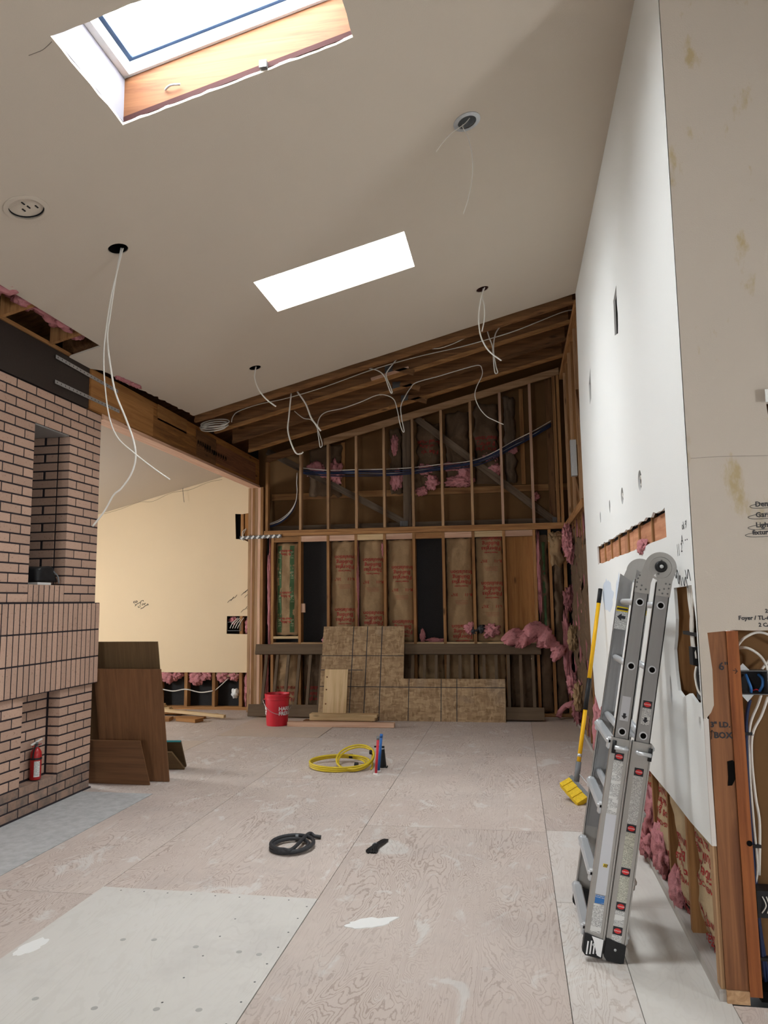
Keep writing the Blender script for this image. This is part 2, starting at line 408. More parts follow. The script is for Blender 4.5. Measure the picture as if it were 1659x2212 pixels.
def kraft(name, c):
    k = N(name, .85, 0, .2); v = k.co()
    b = k.mix(k.noise(v, 3.5, 5, .65), tuple(x*.62 for x in c), tuple(x*1.12 for x in c))
    k.bump(k.noise(v, 16, 4, .6, .6), .5, .012); return k.col(b)
M['kraft'] = kraft('brown_kraft_paper', (.34, .22, .115))
M['kraftdark'] = kraft('old_dark_kraft_paper', (.135, .085, .05))
M['kraftlight'] = kraft('light_kraft_paper', (.50, .37, .22))
def pinkmat():
    k = N('pink_fibreglass', .95, 0, .05); v = k.co()
    c = k.mix(k.noise(v, 6, 6, .7), (.52, .15, .17), (.72, .37, .38))
    k.bump(k.noise(v, 38, 5, .75), .9, .02); return k.col(c)
M['pink'] = pinkmat()
M['pinkdirty'] = kraft('dusty_pink_fibreglass', (.30, .115, .12))
def glassmat():
    k = N('skylight_glass', .0); t = k.t; tr = k.n('ShaderNodeBsdfTransparent'); gl = k.n('ShaderNodeBsdfGlossy'); gl.inputs['Roughness'].default_value = .02
    mx = k.n('ShaderNodeMixShader'); mx.inputs[0].default_value = .06
    t.links.new(tr.outputs[0], mx.inputs[1]); t.links.new(gl.outputs[0], mx.inputs[2]); t.links.new(mx.outputs[0], t.nodes['Material Output'].inputs[0]); return k.m
M['glass'] = glassmat()
# ------------------------------------------------------------------ floor
def struct(o): o['kind'] = 'structure'; return o
floor = struct(box('floor', -8.6, 4, -4, 11.3, -.06, -.019, M['dark']))
G = .0016
def sheet(x0, x1, y0, y1, m, z=0.0, name='plywood_sheet'):
    return box(name, x0+G, x1-G, y0+G, y1-G, -.019, z, m, floor)
OP, NP, TP = M['oldply'], M['newply'], M['tanply']
for a in ((-3.74, -3.07, 3.4, 6.09),): sheet(*a, M['cement'], .002, 'cement_board')
for x0, x1, ys, m in (
    (-1.1, .17, (-4, -2.1, .4, 2.85, 5.46, 7.98, 10.5, 11.2), OP),
    (-2.36, -1.1, (-4, -.9, 1.61), OP), (-2.36, -1.1, (4.11, 6.78, 8.77), OP), (-2.34, -1.1, (8.77, 10.9), OP),
    (-3.07, -2.36, (-4, -.2, 2.2, 4.0, 6.09), OP), (-3.6, -2.36, (6.09, 7.8, 8.76), OP),
    (.17, .80, (-4, -1.5, .9, 2.9), OP), (.17, .44, (2.9, 4.25, 5.5), M['washply']), (.17, .80, (5.5, 8.0, 8.86), OP),
    (-3.74, -3.07, (-4, -1, 1, 3.4), OP), (.80, 2.1, (-4, -1.5, .9, 3.32), OP), (2.1, 4, (-4, -1.5, .9, 3.32), OP),
    (-5.0, -3.6, (6.09, 7.77), OP), (-5.0, -3.87, (7.77, 8.43), OP), (-5.0, -3.6, (8.43, 10.9), OP), (-6.26, -5.0, (3.0, 5.5, 8, 10.9), OP), (-8.6, -6.26, (3.0, 5.5, 8, 10.9), OP), (-8.6, -3.74, (-4, -1, 1, 3.0), OP), (-5.0, -3.74, (3.0, 6.09), OP)):
    for a, b in zip(ys, ys[1:]): sheet(x0, x1, a, b, m)
sheet(-2.36, -1.1, 1.61, 4.11, NP, .003); sheet(-3.6, -2.34, 8.76, 10.9, TP, .003); sheet(-3.87, -3.6, 7.77, 8.43, TP, .001)
sheet(.44, .80, 2.9, 4.25, NP, .001); sheet(.44, .80, 4.25, 5.5, NP, 0); sheet(.17, .80, 8.86, 10.9, TP, .001)
# white filler smears left on the boards
fil = plain('white_floor_filler', (.78, .78, .76), .8)
def smear(c, rx, ry, seed, rot=0):
    pts = []
    for i in range(30):
        A = 2*math.pi*i/30; r = 1+.35*mnoise.fractal(Vector((math.cos(A)*1.6, math.sin(A)*1.6, seed*2.3)), 1, 2, 4)
        x, y = rx*r*math.cos(A), ry*r*math.sin(A); pts.append((c[0]+x*math.cos(rot)-y*math.sin(rot), c[1]+x*math.sin(rot)+y*math.cos(rot)))
    return prism('filler_patch', pts, .0, .0042, 'z', fil, floor)
smear((-.755, 3.86), .12, .05, 1, .45); smear((-2.30, 3.36), .05, .09, 2, -.3)
plug = lathe('knot_plug', [(.014, .0), (.014, .0036), (0, .0036)], (-1.9, 3.5, 0), plain('grey_plug', (.40, .39, .37)), floor, 10)
for x, y in ((-1.75, 3.52), (-1.52, 3.48), (-1.3, 3.46), (-1.2, 3.45), (-1.98, 2.95), (-1.7, 2.92), (-1.45, 2.95), (-1.28, 2.97), (-2.1, 2.6)): inst(plug, 'knot_plug', (x, y, .0018), floor)
scr = lathe('screw_head', [(.005, .0), (.005, .0036), (0, .0036)], (-1.13, 4.0, 0), M['truplate'], floor, 8)
for i in range(11):
    inst(scr, 'screw_head', (-1.135, 3.85-i*.16, .0018), floor)
    if i < 8: inst(scr, 'screw_head', (-1.25-i*.14, 4.07, .0018), floor)
    if i < 7: inst(scr, 'screw_head', (-1.45, 3.8-i*.2, .0018), floor)

# ------------------------------------------------------------------ ceiling with skylight openings and can holes
def rect(x0, x1, y0, y1): return [(x0, y0), (x1, y0), (x1, y1), (x0, y1)]
def circ(cx, cy, r, n=20, ry=None): return [(cx+r*math.cos(2*math.pi*i/n), cy+(ry or r)*math.sin(2*math.pi*i/n)) for i in range(n)]
SK1 = (-1.995, -.722, 2.79, 3.432); SK2 = (-1.99, -.755, 5.465, 6.09)
CANS = [(-2.597, 4.451, .066), (-2.575, 7.142, .062), (-.196, 4.408, .066), (-.204, 7.008, .062), (-2.807, 3.773, .105)]
fzc = lambda x, y: CZ(x)
jag = lambda pts, a, s: [(p[0]+a*mnoise.noise(Vector((p[0]*31, p[1]*31, s))), p[1]+a*mnoise.noise(Vector((p[0]*27, p[1]*27, s+9)))) for p in pts]
def seg(a, b, n): return [(a[0]+(b[0]-a[0])*i/n, a[1]+(b[1]-a[1])*i/n) for i in range(n)]
outer = [(-3.735, -4), (4, -4), (4, 3.33), (.762, 3.33)]+seg((.762, 7.87), (-3.58, 7.935), 14)[0:1]+jag(seg((.70, 7.872), (-3.55, 7.93), 26), .012, 3)+[(-3.60, 7.93)]+jag(seg((-3.60, 7.9), (-3.69, 6.05), 34), .035, 5)+[(-3.735, 6.0), (-3.735, 5.672), (-3.437, 5.668), (-3.437, 3.9), (-3.735, 3.9)]
ceiling = struct(prism('ceiling', outer, 0, .016, 'z', M['ceiling'], None, [jag(seg((SK1[0], SK1[2]), (SK1[1], SK1[2]), 20)+seg((SK1[1], SK1[2]), (SK1[1], SK1[3]), 8)+seg((SK1[1], SK1[3]), (SK1[0], SK1[3]), 26)+seg((SK1[0], SK1[3]), (SK1[0], SK1[2]), 8), .008, 2), rect(*SK2)]+[circ(*c) for c in CANS], fzc))
prism('ceiling_panel', rect(-8.6, -3.86, -4, 10.86), 0, .016, 'z', M['ceiling'], ceiling, (), fzc)
prism('roof_deck', rect(-8.9, 4.3, -4.3, 11.4), .30, .34, 'z', M['deckwood']['x'], ceiling, [rect(SK1[0], SK1[1], SK1[2], SK1[3]), rect(SK2[0], SK2[1], SK2[2], SK2[3])], fzc)
def rafter(y, x0, x1, dz=-.07, th=.05, h=.36, m=M['rafter'], name='rafter'):
    return prism(name, [(x0, CZ(x0)+dz), (x1, CZ(x1)+dz), (x1, CZ(x1)+dz+h), (x0, CZ(x0)+dz+h)], y, y+th, 'y', m, ceiling)
for i, y in enumerate((7.955, 8.54, 9.14, 9.75)):
    rafter(y, -3.60, .73, -.055, .028, .345)
    rafter(y-.014, -3.60, .745, -.07, .056, .036, M['fir'] if i in (1, 3) else M['rafter'], 'rafter_flange')
for y in (4.15, 4.76, 5.37): rafter(y, -3.72, -3.40, .016, .04, .28, M['fir'])
for i, (px, py, y) in enumerate(((841, 800, 8.535), (857, 834, 9.135), (875, 862, 9.745))):
    p = PY(px, py, y)
    box('truss_plate', p.x-.055, p.x+.055, y-.006, y, p.z-.055, p.z+.055, M['truplate'], ceiling)
    bar('web_brace', (p.x+.05, y-.02, p.z+.02), (p.x+.30, y-.02, p.z-.055), .035, .06, M['rafter'], ceiling)
    bar('web_brace', (p.x-.22, y-.02, p.z-.105), (p.x+.24, y-.02, p.z+.01), .035, .03, M['pinkwood'] if i == 0 else M['fir'], ceiling)
# torn insulation in the ceiling slot over the beam
for i, (x, y, z, s) in enumerate(((-3.50, 4.80, .10, (.10, .20, .07)), (-3.49, 5.05, .07, (.07, .22, .05)), (-3.52, 5.22, .09, (.09, .16, .06)), (-3.60, 5.52, .12, (.06, .08, .04)), (-3.54, 4.42, .08, (.14, .13, .09)))):
    fluff('torn_insulation', (x, y, CZ(x)+z), s, M['pink'], ceiling, i, 4, .6, 1.8)
for i in range(7): fluff('torn_insulation', (-3.655+.006*i, 6.35+i*.05, CZ(-3.65)-.005), (.022, .05, .018), M['pink'], ceiling, 20+i, 3, .7)
boxes('slot_backing', [(-3.9, -3.42, 3.85, 5.72, CZ(-3.4)+.20, CZ(-3.4)+.21), ], M['deckwood']['y'], ceiling)
prism('slot_end', rect(-3.85, -3.40, 5.74, 5.75), .018, .26, 'z', M['deckwood']['y'], ceiling, (), fzc)

# skylights: shafts, frames, glass
def skylight(n, b, mats, label_):
    x0, x1, y0, y1 = b
    root = struct(bpy.data.objects.new('window_%d' % n, None)); link(root, None, ((x0+x1)/2, (y0+y1)/2, CZ((x0+x1)/2)))
    t = .02; H0, H1 = .018, .40
    def side(nm, pts): return prism(nm, pts, H0, H1, 'z', mats[1], root, (), fzc)
    side('shaft_side', rect(x0-t, x0, y0-t, y1+t)); side('shaft_side', rect(x1, x1+t, y0-t, y1+t)); side('shaft_side', rect(x0, x1, y0-t, y0))
    prism('shaft_side', rect(x0, x1, y1, y1+t), H0, H1, 'z', mats[0], root, (), fzc)
    w = .035
    fr = M['white']
    for r_ in (rect(x0, x1, y1-w*.5, y1), rect(x0, x1, y0, y0+w*.5), rect(x0, x0+w, y0, y1), rect(x1-w, x1, y0, y1)): prism('frame', r_, .27, .37, 'z', M['whitepl'], root, (), fzc)
    w2 = .024
    for r_ in (rect(x0+.03, x1-.03, y1-w2-.012, y1-.012), rect(x0+.03, x1-.03, y0+.012, y0+.012+w2), rect(x0+w, x0+w+w2, y0+.02, y1-.02), rect(x1-w-w2, x1-w, y0+.02, y1-.02)): prism('glazing_bead', r_, .345, .355, 'z', M['bead'], root, (), fzc)
    prism('pane', rect(x0+.01, x1-.01, y0+.01, y1-.01), .372, .378, 'z', M['glass'], root, (), fzc)
    return root
w1 = skylight(1, SK1, (M['skywood']['x'], M['shaftpaint']), '')
w2 = skylight(2, SK2, (M['white'], M['white']), '')
p = PY(570, 146, 3.425)
bar('rough_edge', (SK1[0], 3.436, CZ(SK1[0])+.03), (SK1[1], 3.436, CZ(SK1[1])+.03), .012, .03, plain('dark_red_edge', (.025, .004, .003), .9), w1)
box('metal_clip', p.x-.02, p.x+.02, 3.405, 3.43, p.z-.01, p.z+.03, M['truplate'], w1)
p = PY(372, 192, 3.425); tube('bent_nail', [p+Vector((-.04, 0, 0)), p+Vector((0, -.02, .006)), p+Vector((.05, -.01, .012))], .006, M['galv'], w1)

# ------------------------------------------------------------------ right wall: white drywall cut away at the bottom and the far end
XW = .76
def blob(cx, cy, rx, ry, seed, n=22, amp=.55): return [(cx+rx*math.cos(2*math.pi*i/n)*(1+amp*mnoise.noise(Vector((i*.9, seed, 0)))), cy+ry*math.sin(2*math.pi*i/n)*(1+amp*mnoise.noise(Vector((i*.9, seed+4, 2))))) for i in range(n)]
hole_strip = seg((3.87, 2.047), (6.93, 2.062), 40); hole_strip = [(a, b+.02*mnoise.noise(Vector((a*9, 3, 0)))) for a, b in hole_strip]+[(6.93, 2.062), (6.926, 1.902)]+[(a, b+.012*mnoise.noise(Vector((a*11, 8, 0)))) for a, b in seg((6.90, 1.902), (3.88, 1.90), 24)]+[(3.866, 1.90)]
hole_near = [(3.40, 1.653), (3.36, 1.5), (3.36, 1.16), (3.45, 1.15), (3.56, 1.175), (3.70, 1.14), (3.80, 1.16), (3.83, 1.25), (3.84, 1.35), (3.79, 1.42), (3.76, 1.5), (3.765, 1.646)]
W_H = [[(5.05, 3.727), (5.215, 3.681), (5.231, 3.434), (5.08, 3.396), (5.06, 3.45), (5.045, 3.52), (5.062, 3.6)], [(6.819, 3.70), (6.994, 3.598), (6.99, 3.40), (6.858, 3.427)],
       circ(4.541, 2.292, .062, 24), circ(5.268, 2.30, .058, 24), blob(5.945, 2.31, .035, .05, 3), blob(6.58, 2.295, .03, .05, 6), hole_strip, hole_near, blob(3.97, 1.14, .018, .075, 9), blob(3.40, 1.07, .02, .03, 2)]
wo = [(3.33, .597)]+[(3.33+.005*abs(mnoise.noise(Vector((i*2.1, 0, 0)))), .7+i*.16) for i in range(26)]+[(3.33, CZ(XW)), (7.87, CZ(XW)), (7.93, 4.1), (8.0, 3.54), (7.98, 3.0), (7.97, 2.53), (7.93, 2.0), (7.92, 1.57), (7.87, 1.1), (7.735, .66), (7.45, .58), (7.19, .54), (6.4, .56), (5.6, .57), (4.87, .582), (4.2, .59), (3.7, .585)]
wall_r = struct(prism('wall_right', wo, XW, XW+.014, 'x', M['white'], None, W_H))
ST = M['fir']
ystud = [3.335, 3.375, 3.86, 4.31, 4.75, 5.2, 5.63, 6.07, 6.5, 6.94, 7.38, 7.80]
SX0, SX1 = .775, .862
for y in ystud[2:]: box('stud', SX0, SX1, y, y+.038, .045, 4.80, ST, wall_r)
box('bottom_plate', .757, .865, 3.34, 10.58, 0, .045, wood('dusty_floor_plate', (.40, .36, .32), (.62, .58, .54)), wall_r)
box('sheathing', .872, .888, 3.46, 11.2, 0, 5.25, M['backing'], wall_r)
# far end: open studs, plate at mid height and top plate
for i, y in enumerate((8.12, 8.55, 9.0, 9.42, 9.85, 10.28)):
    box('stud', SX0, SX1, y, y+.04, 2.66, 4.80, M['newstud'] if i % 2 else ST, wall_r)
    box('stud', SX0, SX1, y-.05, y-.012, .045, 2.56, ST, wall_r)
box('mid_plate', .745, .865, 8.02, 10.6, 2.56, 2.66, ST, wall_r)
box('top_plate', .745, .865, 7.9, 10.6, 4.72, 4.80, ST, wall_r)
for a, b in (((8.16, 3.55), (8.55, 3.95)), ((8.60, 3.0), (9.0, 3.4)), ((8.6, 2.75), (9.0, 3.0))): bar('brace', (.80, a[0], a[1]), (.80, b[0], b[1]), .05, .09, M['rafter'], wall_r, (1, 0, 0))
boxes('metal_box', [(.70, .765, 8.62, 8.70, 3.0, 3.42)], M['galv'], wall_r)
# planks behind the long cut
ys = [3.82, 4.3, 4.72, 5.05, 5.3, 5.42, 5.9, 6.4, 6.98]
for a, b in zip(ys, ys[1:]): box('plank', .785, .80, a+.004, b-.004, 1.80, 2.035+.008*random.random(), M['holewood'], wall_r)
box('cavity_back', .802, .806, 3.8, 7.0, 1.75, 2.2, M['black'], wall_r)
fluff('insulation_tuft', (.765, 4.62, 1.905), (.02, .14, .045), M['pink'], wall_r, 3, 4, .4)
# paper faced insulation low in the wall
fr = lambda x: (lambda u, v, d: (x-d, u, v))
mats_ = [M['kraftlight'], M['kraftlight'], M['kraftlight'], M['kraft'], M['kraft'], M['kraft'], M['kraft'], M['kraftdark'], M['kraftdark']]
for i, (a, b) in enumerate(zip(ystud[1:], ystud[2:])):
    bt = patch('insulation_batt', a+.045, b-.006, .05+(.05 if i < 2 else .02), 1.0, fr(.86), mats_[min(i, 8)], wall_r, .07, .03, 12, 30, i+1, .004, .02)
    if i < 6:
        yc = (a+b)/2+.02
        for z0_ in ((.52, .20) if i != 1 else (.40, .12)):
            for j_, (s_, q_) in enumerate((('Insulation', .066), ('Building', .066), ('Fiberglas', .066), ('OWENS-CORNING', .032))): ptext(s_, q_, yc, z0_-.062*j_+(.0 if j_ < 3 else .008), (1, 0), (0, -1), bt, M['redink'], bt, .001)
for i, (y, z, s) in enumerate(((4.62, .18, (.05, .13, .14)), (4.95, .30, (.06, .16, .18)), (5.0, .12, (.08, .2, .10)), (5.45, .2, (.06, .14, .2)), (5.9, .25, (.06, .13, .25)), (6.75, .35, (.07, .13, .25)), (7.2, .3, (.07, .14, .3)), (7.6, .32, (.07, .1, .3)), (4.2, .12, (.04, .09, .10)))):
    fluff('torn_insulation', (.785, y, z), s, M['pink'], wall_r, 40+i, 4, .38, 3.2)
# far right corner: old pink and paper insulation hanging out of the bays
fr2 = [(8.08, 8.45), (8.53, 8.9), (8.98, 9.32), (9.4, 9.75), (9.83, 10.18)]
for i, (a, b) in enumerate(fr2):
    patch('insulation_batt', a, b, .06, 2.5, fr(.84), M['kraftdark'], wall_r, .06, .05, 10, 40, 60+i, .004, .05)
    fluff('torn_insulation', (.80, b-.03, 1.3), (.035, .04, 1.05), M['pink' if i % 2 else 'pinkdirty'], wall_r, 70+i, 4, .6, 3.5)
    patch('torn_paper', a+.1, b-.02, .2, 2.3, fr(.79), M['kraftdark'], wall_r, .02, .055, 8, 44, 160+i, .003, .05, 5)
for i, (y, z) in enumerate(((9.9, 2.42), (9.5, .25), (9.2, .45), (10.1, .5), (10.2, 1.6), (9.7, 1.1), (9.6, 2.2))): fluff('torn_insulation', (.72, y, z), (.06, .10, .14), M[('pink', 'pinkdirty', 'kraft')[i % 3]], wall_r, 90+i, 4, .7, 3)
# cables and boxes seen in the cut near the corner
for i, y0 in enumerate((3.52, 3.56, 3.60, 3.47)):
    tube('cable', [(.80, y0, 2.0), (.79, y0+.01, 1.66), (.785, 3.53+.012*i, 1.5), (.785, 3.54+.012*i, 1.42), (.79, 3.53+.02*i, 1.33)], .0055, M['cable'], wall_r, 6)
box('cable_clip', .775, .795, 3.42, 3.70, 1.43, 1.445, M['blackrub'], wall_r)
boxes('outlet_box', [(.776, .83, 3.40, 3.50, 1.16, 1.30), (.776, .84, 3.53, 3.60, 1.30, 1.38)], M['blackrub'], wall_r)
tube('cable', [(.775, 3.47, 1.30), (.765, 3.46, 1.26), (.77, 3.44, 1.20), (.79, 3.42, 1.17)], .005, M['cable'], wall_r)
lathe('hole_shade_disc', [(.066, .0), (.0, .0)], (.7748, 4.541, 2.292), M['dark'], wall_r, 24, 'x'); lathe('hole_shade_disc', [(.066, .0), (0, 0)], (.7748, 5.268, 2.30), M['dark'], wall_r, 24, 'x')  # flat black discs stand for the shade inside the round holes
tube('cable', [(.768, 4.54+.025*math.cos(t), 2.292+.028*math.sin(t)) for t in (.5, 1.5, 2.6, 3.6, 4.6, 5.4)], .005, M['cable'], wall_r)
tube('cable', [(.77, 5.28, 2.32), (.765, 5.27, 2.305), (.77, 5.25, 2.285)], .006, M['cable'], wall_r)
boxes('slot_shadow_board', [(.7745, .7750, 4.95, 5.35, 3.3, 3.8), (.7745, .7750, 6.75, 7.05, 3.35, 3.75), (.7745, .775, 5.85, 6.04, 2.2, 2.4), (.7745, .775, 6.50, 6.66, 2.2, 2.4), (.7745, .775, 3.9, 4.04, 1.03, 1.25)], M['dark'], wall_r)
for s, sz, px, py in (("ok 9'", .05, 1478, 1135), ('A  - -', .06, 1478, 1165), ('| |  2', .06, 1468, 1185)):
    q = PX(px, py, XW-.001); text(s, sz, q, (0, -1, .0), (0, 0, 1), M['ink'], wall_r, 'pencil_mark')
for px, py in ((1462, 1240), (1468, 1252), (1486, 1240), (1480, 1256)):
    q = PX(px, py, XW-.0015); tube('pencil_mark', [q+Vector((0, .05, .02)), q+Vector((0, .02, -.02)), q+Vector((0, -.01, .02)), q+Vector((0, -.04, -.03))], .0015, M['ink'], wall_r, 4)

# ------------------------------------------------------------------ wall facing the camera at the corner
YN = 3.33
wn = [(XW+.0, 1.46+.0)]+[]
no = [(XW, 1.09), (.79, 1.125), (.803, 1.155), (.806, 1.30), (.800, 1.38), (.795, 1.452)]+[(.80+i*.05, 1.46+.006*mnoise.noise(Vector((i*1.7, 0, 0)))) for i in range(1, 12)]+[(4, 1.46), (4, CZ(4)), (XW, CZ(XW))]
nh = [[(1.092, 2.42), (1.10, 2.31), (1.16, 2.30), (1.2, 2.42)]]
wall_n = struct(prism('wall_corner', no, YN, YN+.013, 'y', M['tan'], None, nh))
prism('drywall_edge', [(3.316, .60), (3.333, .60), (3.334, 1.1), (3.318, 1.1), (3.322, .85)], XW-.001, .776, 'x', M['gyp'], wall_n)
box('corner_post', .783, .868, 3.336, 3.46, .05, 1.458, M['brownpost'], wall_n); box('corner_post', .8695, .916, 3.330, 3.46, .03, 1.458, M['redpost'], wall_n)
box('stud_edge', .766, .7815, 3.345, 3.40, .046, .60, M['newstud'], wall_n); box('post_foot', .783, .868, 3.328, 3.46, 0, .048, M['newstud'], wall_n)
box('backing_board', .916, 3.9, 3.47, 3.485, 0, 5.3, M['backing'], wall_n)
for x in (1.36, 1.8): box('stud', x, x+.04, 3.345, 3.46, .04, 1.8, M['redpost'], wall_n)
box('bottom_plate', .918, 3.9, 3.36, 3.46, 0, .04, M['dark'], wall_n)
prism('drilled_slot', [(.842, .93), (.862, .935), (.868, .93), (.868, .86), (.855, .835), (.838, .833), (.842, .87)], 3.334, 3.3365, 'y', M['dark'], wall_n)
prism('drilled_hole', circ(.905, .612, .011), 3.328, 3.3305, 'y', M['dark'], wall_n)
jx0, jx1, jz0, jz1 = .912, 1.022, 1.198, 1.296
boxes('junction_box', [(jx0, jx1, 3.40, 3.402, jz0, jz1), (jx0, jx0+.003, 3.335, 3.402, jz0, jz1), (jx1-.003, jx1, 3.335, 3.402, jz0, jz1), (jx0, jx1, 3.335, 3.402, jz0, jz0+.003), (jx0, jx1, 3.335, 3.402, jz1-.003, jz1)], M['truplate'], wall_n)
box('box_liner', jx0+.004, jx1-.004, 3.396, 3.399, jz0+.004, jz1-.004, M['black'], wall_n)
for a in (((.95, 3.385, 1.275), (.952, 3.36, 1.25), (.958, 3.355, 1.225), (.962, 3.37, 1.205)), ((1.0, 3.385, 1.275), (1.006, 3.36, 1.262), (1.004, 3.355, 1.235), (.995, 3.37, 1.208))): tube('wire_label', a, .006, M['sign_blue'], wall_n)
tube('wire', [(.975, 3.385, 1.21), (.985, 3.37, 1.216), (.996, 3.375, 1.208)], .003, M['pexred'], wall_n)
prism('box_bracket', [(.905, 1.297), (.93, 1.325), (.955, 1.297)], 3.345, 3.348, 'y', M['galv'], wall_n); prism('box_bracket', [(.915, 1.197), (.94, 1.168), (.965, 1.197)], 3.345, 3.348, 'y', M['galv'], wall_n)
def cab(pts, m='cable', r=.006): tube('cable', [PY(x, y, yy) for x, y, yy in pts], r, M[m], wall_n, 6)
cab([(1592, 1397, 3.45), (1608, 1378, 3.42), (1635, 1366, 3.42), (1662, 1372, 3.42), (1690, 1395, 3.44)]); cab([(1593, 1400, 3.45), (1615, 1400, 3.42), (1640, 1415, 3.42), (1655, 1437, 3.40), (1658, 1455, 3.40)])
cab([(1662, 1425, 3.44), (1650, 1440, 3.43), (1640, 1455, 3.42)])
cab([(1644, 1502, 3.40), (1636, 1525, 3.42), (1622, 1560, 3.43), (1618, 1600, 3.44), (1620, 1680, 3.44), (1628, 1780, 3.44), (1636, 1870, 3.44), (1632, 1905, 3.44)]); cab([(1659, 1505, 3.40), (1645, 1545, 3.42), (1626, 1585, 3.43), (1624, 1640, 3.44), (1632, 1720, 3.44), (1641, 1780, 3.44), (1640, 1890, 3.44)])
cab([(1620, 1512, 3.41), (1613, 1545, 3.43), (1612, 1600, 3.44), (1616, 1700, 3.44), (1622, 1800, 3.44), (1630, 1900, 3.44), (1640, 2000, 3.44), (1652, 2120, 3.44)], 'bluecable', .008); cab([(1612, 1600, 3.45), (1620, 1700, 3.45), (1636, 1950, 3.45), (1650, 2060, 3.45), (1668, 2160, 3.45)], 'bluecable', .008)
for px, py in ((1616, 1585), (1633, 1828), (1652, 2072)):
    q = PY(px, py, 3.43); box('cable_staple', q.x-.02, q.x+.02, 3.425, 3.45, q.z-.006, q.z+.006, M['blackrub'], wall_n)
q = PY(1632, 1922, 3.37); q2 = PY(1632, 1980, 3.37); box('outlet_box', q.x, q.x+.09, 3.36, 3.44, q2.z, q.z, M['blackrub'], wall_n)
for i in range(3): tube('wire', [(q.x+.02+.015*i, 3.357, q.z-.02), (q.x+.03+.012*i, 3.35, (q.z+q2.z)/2), (q.x+.015+.02*i, 3.357, q2.z+.02)], .0025, M['cable'], wall_n, 5)
box('paper_flap', 1.082, 1.25, 3.30, 3.304, 2.42, 2.475, M['white'], wall_n)
def hand(s, px, py, size, m=M['ink'], par=None, y=YN-.0015, r=(1, 0, 0), u=(0, 0, 1), b=.0006): q = PY(px, py, y); return text(s, size, q, r, u, m, par or wall_n, 'marker_writing', b)
hand('Demo', 1652, 1089, .03); hand('Garage', 1656, 1112, .03); hand('Light', 1649, 1134, .03); hand('fixtures', 1649, 1150, .028)
for py, w in ((1094, 30), (1117, 34), (1140, 34), (1156, 40)):
    tube('marker_stroke', [PY(1668, py-10, YN-.001), PY(1650-w*.4, py-6, YN-.001), PY(1650-w, py, YN-.001), PY(1650-w*.6, py+4, YN-.001), PY(1668, py+2, YN-.001)], .001, M['ink'], wall_n, 4)
hand('Foyer / TL-6', 1629, 1335, .024, b=.0007); hand('2', 1656, 1320, .022, b=.0007); hand('2 CA', 1652, 1350, .022, b=.0007)
hand('3" I.D.', 1556, 1566, .03, y=3.3345, b=.0012); hand('BOX', 1562, 1589, .034, y=3.3345, b=.0012); hand('6"', 1563, 1440, .045, y=3.3345)
tube('marker_stroke', [PY(1537, 1597, 3.3345), PY(1538, 1588, 3.3345), PY(1538, 1578, 3.3345)], .0012, M['ink'], wall_n, 4, sub=0); tube('marker_stroke', [PY(1535, 1582, 3.3345), PY(1538, 1577, 3.3345), PY(1542, 1582, 3.3345)], .0012, M['ink'], wall_n, 4, sub=0)
tube('marker_stroke', [PY(1583, 1448, 3.329), PY(1593, 1450, 3.329)], .0012, M['ink'], wall_n, 4, sub=0); tube('marker_stroke', [PY(1588, 1444, 3.329), PY(1593, 1450, 3.329), PY(1588, 1455, 3.329)], .0012, M['ink'], wall_n, 4, sub=0)
# rest of the shell: sides behind and left of the camera with unseen window openings sized for the light
wl_ = struct(prism('wall_left', [(-4, 0), (11.2, 0), (11.2, CZ(-8.6)+.33), (-4, CZ(-8.6)+.33)], -8.75, -8.6, 'x', M['cream'], None, [rect(6.95, 8.35, 1.05, 2.15)]))
wb_ = struct(prism('wall_front', [(-8.6, 0), (4, 0), (4, CZ(4)+.33), (-8.6, CZ(-8.6)+.33)], -4.15, -4, 'y', M['white'], None, [rect(-3.05, -2.15, 1.15, 1.95)]))
struct(prism('wall_side', rect(-4.15, 3.6, 0, 6.2), 4, 4.15, 'x', M['white'], None, [rect(0, .8, 1.0, 2.0)]))  # side opening added to brighten the chimney bricks

# marks on the painted surfaces: primer smears, a ceiling crack, a board joint
bl = plain('pale_blue_primer', (.60, .67, .76), .85)
for cy, cz, ry, rz, s_ in ((6.35, 1.62, .35, .13, 3), (5.55, 1.60, .30, .16, 7), (5.9, 1.40, .12, .12, 11)): prism('primer_smear', blob(cy, cz, ry, rz, s_, 30, .5), XW-.0006, XW+.001, 'x', bl, wall_r)
tube('crack', [PC(x, y, -.001) for x, y in ((62, 120), (78, 114), (92, 108), (104, 98), (112, 90))], .0015, plain('crack_grey', (.22, .18, .15)), ceiling, 4)
tube('board_joint', [PY(x, y, YN-.0005) for x, y in ((1492, 990), (1560, 986), (1659, 984), (1720, 982))], .0012, plain('joint_brown', (.33, .28, .24)), wall_n, 4)  # thin brown line along the board joint
# ------------------------------------------------------------------ back wall: stud bays with insulation, roof-truss webs above the plate
YB = 10.6
wall_b = struct(box('wall_back', -3.66, .872, 10.76, 10.775, 0, 2.6, M['black']))
LS = [-3.526, -3.106, -2.673, -2.254, -1.827, -1.398, -.972, -.545, -.111, .31]
US = [-3.097, -2.672, -2.241, -1.823, -1.396, -.969, -.541, -.112, .318]
for i, x in enumerate(LS): box('stud', x-.02, x+.02, YB, YB+.14, .045, 2.575, M['fir'], wall_b)
box('stud', .50, .54, YB, YB+.14, .045, 2.575, M['fir'], wall_b); box('stud', .70, .743, YB, YB+.14, .045, 2.575, M['fir'], wall_b)
for i, x in enumerate(US): box('stud', x-.018, x+.018, YB, YB+.09, 2.668, CZ(x)-.055, M['newstud'] if i < 7 else M['pinkwood'], wall_b)
for x in (-3.62, .66, .715): box('stud', x-.02, x+.02, YB, YB+.09, 2.668, CZ(x)-.055, M['fir'], wall_b)
